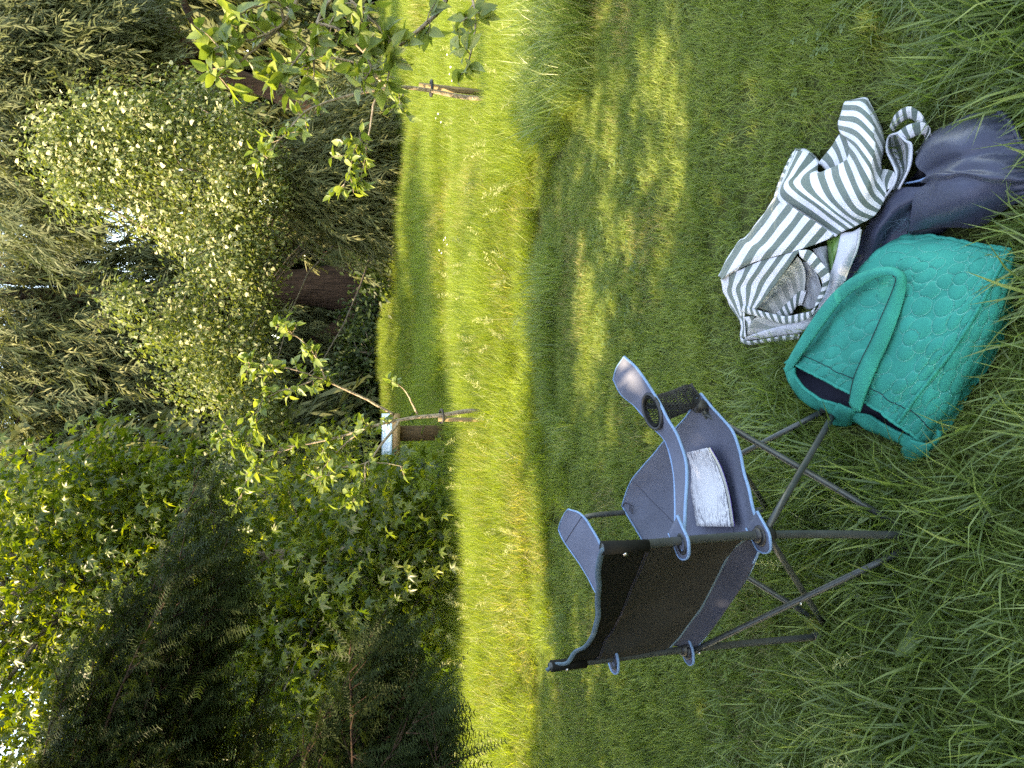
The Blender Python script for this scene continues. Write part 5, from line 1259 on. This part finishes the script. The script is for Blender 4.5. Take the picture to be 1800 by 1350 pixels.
# ---- navy drawstring sack
M['navy'] = twill('navy_nylon', (.034, .040, .075), .42, 500, .45)
M['navy'].node_tree.nodes['Principled BSDF'].inputs['Sheen Weight'].default_value = .05
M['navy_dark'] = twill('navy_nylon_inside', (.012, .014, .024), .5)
nvc = G(1680, 300, 0); t = thing('drawstring_bag', 'shiny navy nylon sack with a gathered end beside the teal bag', 'bag', tuple(nvc))
rows = [[(700, 470, .03), (815, 305, .03), (1000, 200, .03), (1210, 125, .03), (1425, 85, .03)],
        [(690, 560, .075), (850, 400, .10), (1040, 300, .105), (1290, 220, .095), (1520, 190, .06)],
        [(770, 680, .09), (930, 590, .10), (1110, 480, .125), (1350, 410, .105), (1640, 380, .07)],
        [(800, 750, .09), (930, 720, .12), (1150, 640, .115), (1420, 590, .12), (1730, 560, .07)],
        [(690, 850, .085), (860, 850, .115), (1120, 800, .125), (1430, 760, .11), (1790, 720, .07)],
        [(660, 1010, .075), (850, 1000, .10), (1110, 960, .105), (1400, 920, .085), (1790, 830, .05)],
        [(615, 1175, .05), (830, 1120, .055), (1050, 1110, .05), (1280, 1095, .035), (1740, 860, .02)]]
P, uv = patch(gp(s3, rows), 110, 130)
n_ = normals(P); gat = np.clip((uv[..., 1] - .80) / .2, 0, 1)
r3 = P.reshape(-1, 3)
dsp = .009 * (1 - np.abs(vnoise(r3, 13, 8))).reshape(uv.shape[:2]) + .0035 * vnoise(r3, 34, 9).reshape(uv.shape[:2]) + .005 * gat * np.sin(uv[..., 0] * 118 + 2 * np.sin(uv[..., 0] * 23))
crease = .012 * np.exp(-((uv[..., 0] - .40 - .25 * uv[..., 1]) / .03) ** 2) - .010 * np.exp(-((uv[..., 0] - .30 - .1 * uv[..., 1]) / .05) ** 2) * (1 - gat)
P = P + n_ * (dsp + crease)[..., None]
bd = sheetp('body', P, M['navy'], t, uv, .0015)
part('hem', *tube(P[:, -1] + [0, 0, .002], .006, 8), M['navy'], bd)
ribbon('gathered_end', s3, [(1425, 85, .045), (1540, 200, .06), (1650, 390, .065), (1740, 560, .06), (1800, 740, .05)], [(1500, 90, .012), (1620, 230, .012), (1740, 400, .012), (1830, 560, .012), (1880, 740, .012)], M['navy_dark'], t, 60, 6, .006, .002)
rows = [[(425, 835, .05), (560, 775, .07), (720, 770, .075), (800, 720, .05)], [(330, 960, .06), (470, 900, .085), (640, 900, .08), (700, 850, .06)], [(230, 1120, .055), (400, 1050, .085), (560, 1020, .06), (650, 1000, .05)], [(160, 1270, .05), (300, 1220, .075), (450, 1190, .04), (600, 1180, .03)], [(90, 1430, .04), (230, 1420, .055), (400, 1340, .03), (640, 1260, .02)], [(-40, 1640, .03), (60, 1640, .045), (250, 1500, .03), (500, 1330, .015)]]
P, uv = patch(gp(s3, rows), 60, 40); P = P + normals(P) * (.0035 * vnoise(P.reshape(-1, 3), 28, 5).reshape(uv.shape[:2]))[..., None]
sheetp('flap', P, M['navy'], t, uv, .0015)
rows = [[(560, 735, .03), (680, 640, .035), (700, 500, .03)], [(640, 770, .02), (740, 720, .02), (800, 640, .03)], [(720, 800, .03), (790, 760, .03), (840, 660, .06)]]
P, uv = patch(gp(s3, rows), 14, 14); sheetp('mouth_lining', P, M['navy_dark'], t, uv, .0015)
ribbon('edge_tape', s3, [(560, 735, .062), (690, 710, .075), (800, 665, .088), (840, 650, .095)], [(570, 748, .058), (690, 728, .07), (790, 712, .082), (815, 715, .088)], M['chair_trim'], t, 24, 3, .001, .0015)
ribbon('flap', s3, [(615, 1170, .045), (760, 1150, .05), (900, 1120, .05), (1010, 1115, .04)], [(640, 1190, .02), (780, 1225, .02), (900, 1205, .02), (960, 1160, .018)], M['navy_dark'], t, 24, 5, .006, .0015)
thr = []
g = np.random.default_rng(4); c0 = G(*s3(615, 1165), .05)
for k in range(26):                   # frayed threads at the torn corner
    a = G(*s3(610 + g.normal(0, 22), 1120 + g.normal(0, 60)), .05 + .02 * g.random()); b = G(*s3(520 + g.normal(0, 70), 1080 + g.normal(0, 90)), .05 + .03 * g.random())
    thr.append(tube(spline([a, (a + b) / 2 + g.normal(0, .008, 3), b], 8), .0005, 3, caps=False))
part('frayed_threads', *merge(thr)[:2], M['trim_dull'], t)['kind'] = 'stuff'
# ------------------------------------------------------------------ information panel, daisies, weeds
M['panel'] = solid_mat('panel_print', (.33, .52, .66), (.42, .60, .72), 6, .35, coat=.3)
M['ink'] = solid_mat('pale_print', (.70, .78, .82), (.78, .84, .88), 40, .5)
M['oak'] = solid_mat('oak_board', (.20, .13, .06), (.38, .27, .14), 10, .75, spec=.2, bump=.4, stretch=(1, 8, 8))
M['post_wood'] = solid_mat('post_wood', (.06, .038, .02), (.11, .07, .035), 10, .75, spec=.2, bump=.4, stretch=(8, 8, 1))
yS = 8.6
a, b_, c, d = D(671, 799, yS + .22), D(671, 727, yS + .22), D(688, 727, yS), D(688, 799, yS)
foot_ = D(690, 762, yS + .12); foot_[2] = 0
t = thing('information_panel', 'slanted pale blue information board on a wooden post behind the left sapling', 'sign', tuple(foot_))
def slab(A, B, C, Dd, th):
    n = np.cross(B - A, Dd - A); n /= np.linalg.norm(n); n = n if n[2] > 0 else -n
    V = np.array([A, B, C, Dd, A - n * th, B - n * th, C - n * th, Dd - n * th])
    return V, np.array([[0, 1, 2, 3], [7, 6, 5, 4], [0, 4, 5, 1], [1, 5, 6, 2], [2, 6, 7, 3], [3, 7, 4, 0]]), n
V, F, n_ = slab(a, b_, c, d, .012); pn = part('panel', V, F, M['panel'], t, smooth=False)
V2 = [p - n_ * .013 for p in (a, b_, c, d)]; V, F, _ = slab(*V2, .035); part('backboard', V, F, M['oak'], t, smooth=False)
pr = []
for k in range(7):                    # rows of pale lettering, too small to read in the photograph
    v = .16 + .11 * k; u = .08
    while u < .9:
        wl = rng.uniform(.02, .06)
        if u + wl > .92: break
        q = [(a * (1 - uu) + b_ * uu) * (1 - vv) + (d * (1 - uu) + c * uu) * vv + n_ * .003 for uu, vv in ((u, v), (u + wl, v), (u + wl, v + .045), (u, v + .045))]
        pr.append((np.array(q), np.array([[0, 1, 2, 3]]))); u += wl + .015
part('lettering', *merge(pr)[:2], M['ink'], pn)['kind'] = 'stuff'
ph = float(c[2]) + .03; V, F = box((foot_[0], foot_[1], ph / 2), (.17, .07, ph)); part('post', V, F, M['post_wood'], t, smooth=False)
V, F, _ = slab(d - n_ * .05 + [0, -.02, .02], c - n_ * .05 + [0, -.02, .02], c - n_ * .05 + [0, -.02, -.05], d - n_ * .05 + [0, -.02, -.05], .02); part('crossbar', V, F, M['oak'], t, smooth=False)
# daisies in the meadow
pet = []
for k in range(13):
    a0 = 2 * PI * k / 13; e = np.array([math.cos(a0), math.sin(a0), .12]); s_ = np.array([-math.sin(a0), math.cos(a0), 0])
    pet.append((np.array([e * .005, e * .012 - s_ * .003, e * .019, e * .012 + s_ * .003]), np.array([[0, 1, 2, 3]])))
V, F, v = merge(pet); me_p = raw_mesh('petals', V, F, solid_mat('daisy_petal', (.78, .78, .74), (.82, .82, .8), 40, .8))
V, F = tube(np.array([[0, 0, .0], [0, 0, .004], [0, 0, .005]]), [.0045, .005, .001], 10); me_c = raw_mesh('flower_centre', V, F, solid_mat('daisy_eye', (.5, .35, .03), (.6, .42, .05), 60, .8))
V, F = tube(np.array([[.02, 0, -.33], [.01, 0, -.16], [0, 0, 0]]), [.0014, .0012, .001], 5); me_s = raw_mesh('stalk', V, F, M['long'], var=np.full(len(V), .6))
spots = [(790, 130), (795, 142), (786, 96), (805, 92), (812, 88), (792, 118), (775, 215), (766, 208), (770, 200), (783, 418), (780, 422), (786, 430), (772, 440), (776, 445)]
DL = {}
for k, (X, Y) in enumerate(spots):
    h = .33 if X < 850 else (.12 if X < 1050 else .06)
    p = G(X, Y, h); sc_ = .6 if X < 850 else .45
    o = thing('daisy', DL.get(k, 'white daisy flower nodding over the sunlit meadow grass'), 'flower', (p[0], p[1], 0), None if k in DL else 'daisies in the sunlit meadow')
    for nm, me in (('petals', me_p), ('flower_centre', me_c), ('stalk', me_s)):
        q = bpy.data.objects.new(nm, me); COL.objects.link(q); q.parent = o; q.location = (0, 0, h); q.scale = (sc_, sc_, h / .33 if nm == 'stalk' else sc_)
        if nm != 'stalk': q.rotation_euler = (rng.uniform(.2, .8), rng.normal(0, .3), 0)
# broad leaved weeds in the near grass
T_dock = leaf_tpl(.26, .3, -.35, 7)
for X, Y, nl, sz, lb in [(1645, 1120, 5, .085, 'broad leaved dock weed in the near long grass'), (1530, 1030, 4, .07, 'small dock weed with dark leaves behind the chair leg'), (1470, 820, 4, .07, 'low dock weed between the chair legs')]:
    p = G(X, Y, 0); o = thing('dock_weed', lb, 'weed', tuple(p))
    me = raw_mesh('leaf', T_dock[0], T_dock[1], M['long'], var=np.full(len(T_dock[0]), .35))
    yw = np.linspace(0, 5, nl) + rng.normal(0, .3, nl)
    leaf_objects('leaf', me, np.repeat((p + [0, 0, .05])[None], nl, 0), euler_R(yw, rng.uniform(.15, .7, nl), rng.normal(0, .3, nl)), rng.uniform(.8, 1.2, nl) * sz, o)
    part('stalk', *tube(np.array([p, p + [0, 0, .03], p + [0, 0, .06]]), .003, 6), M['long'], o, var=np.full(20, .3))
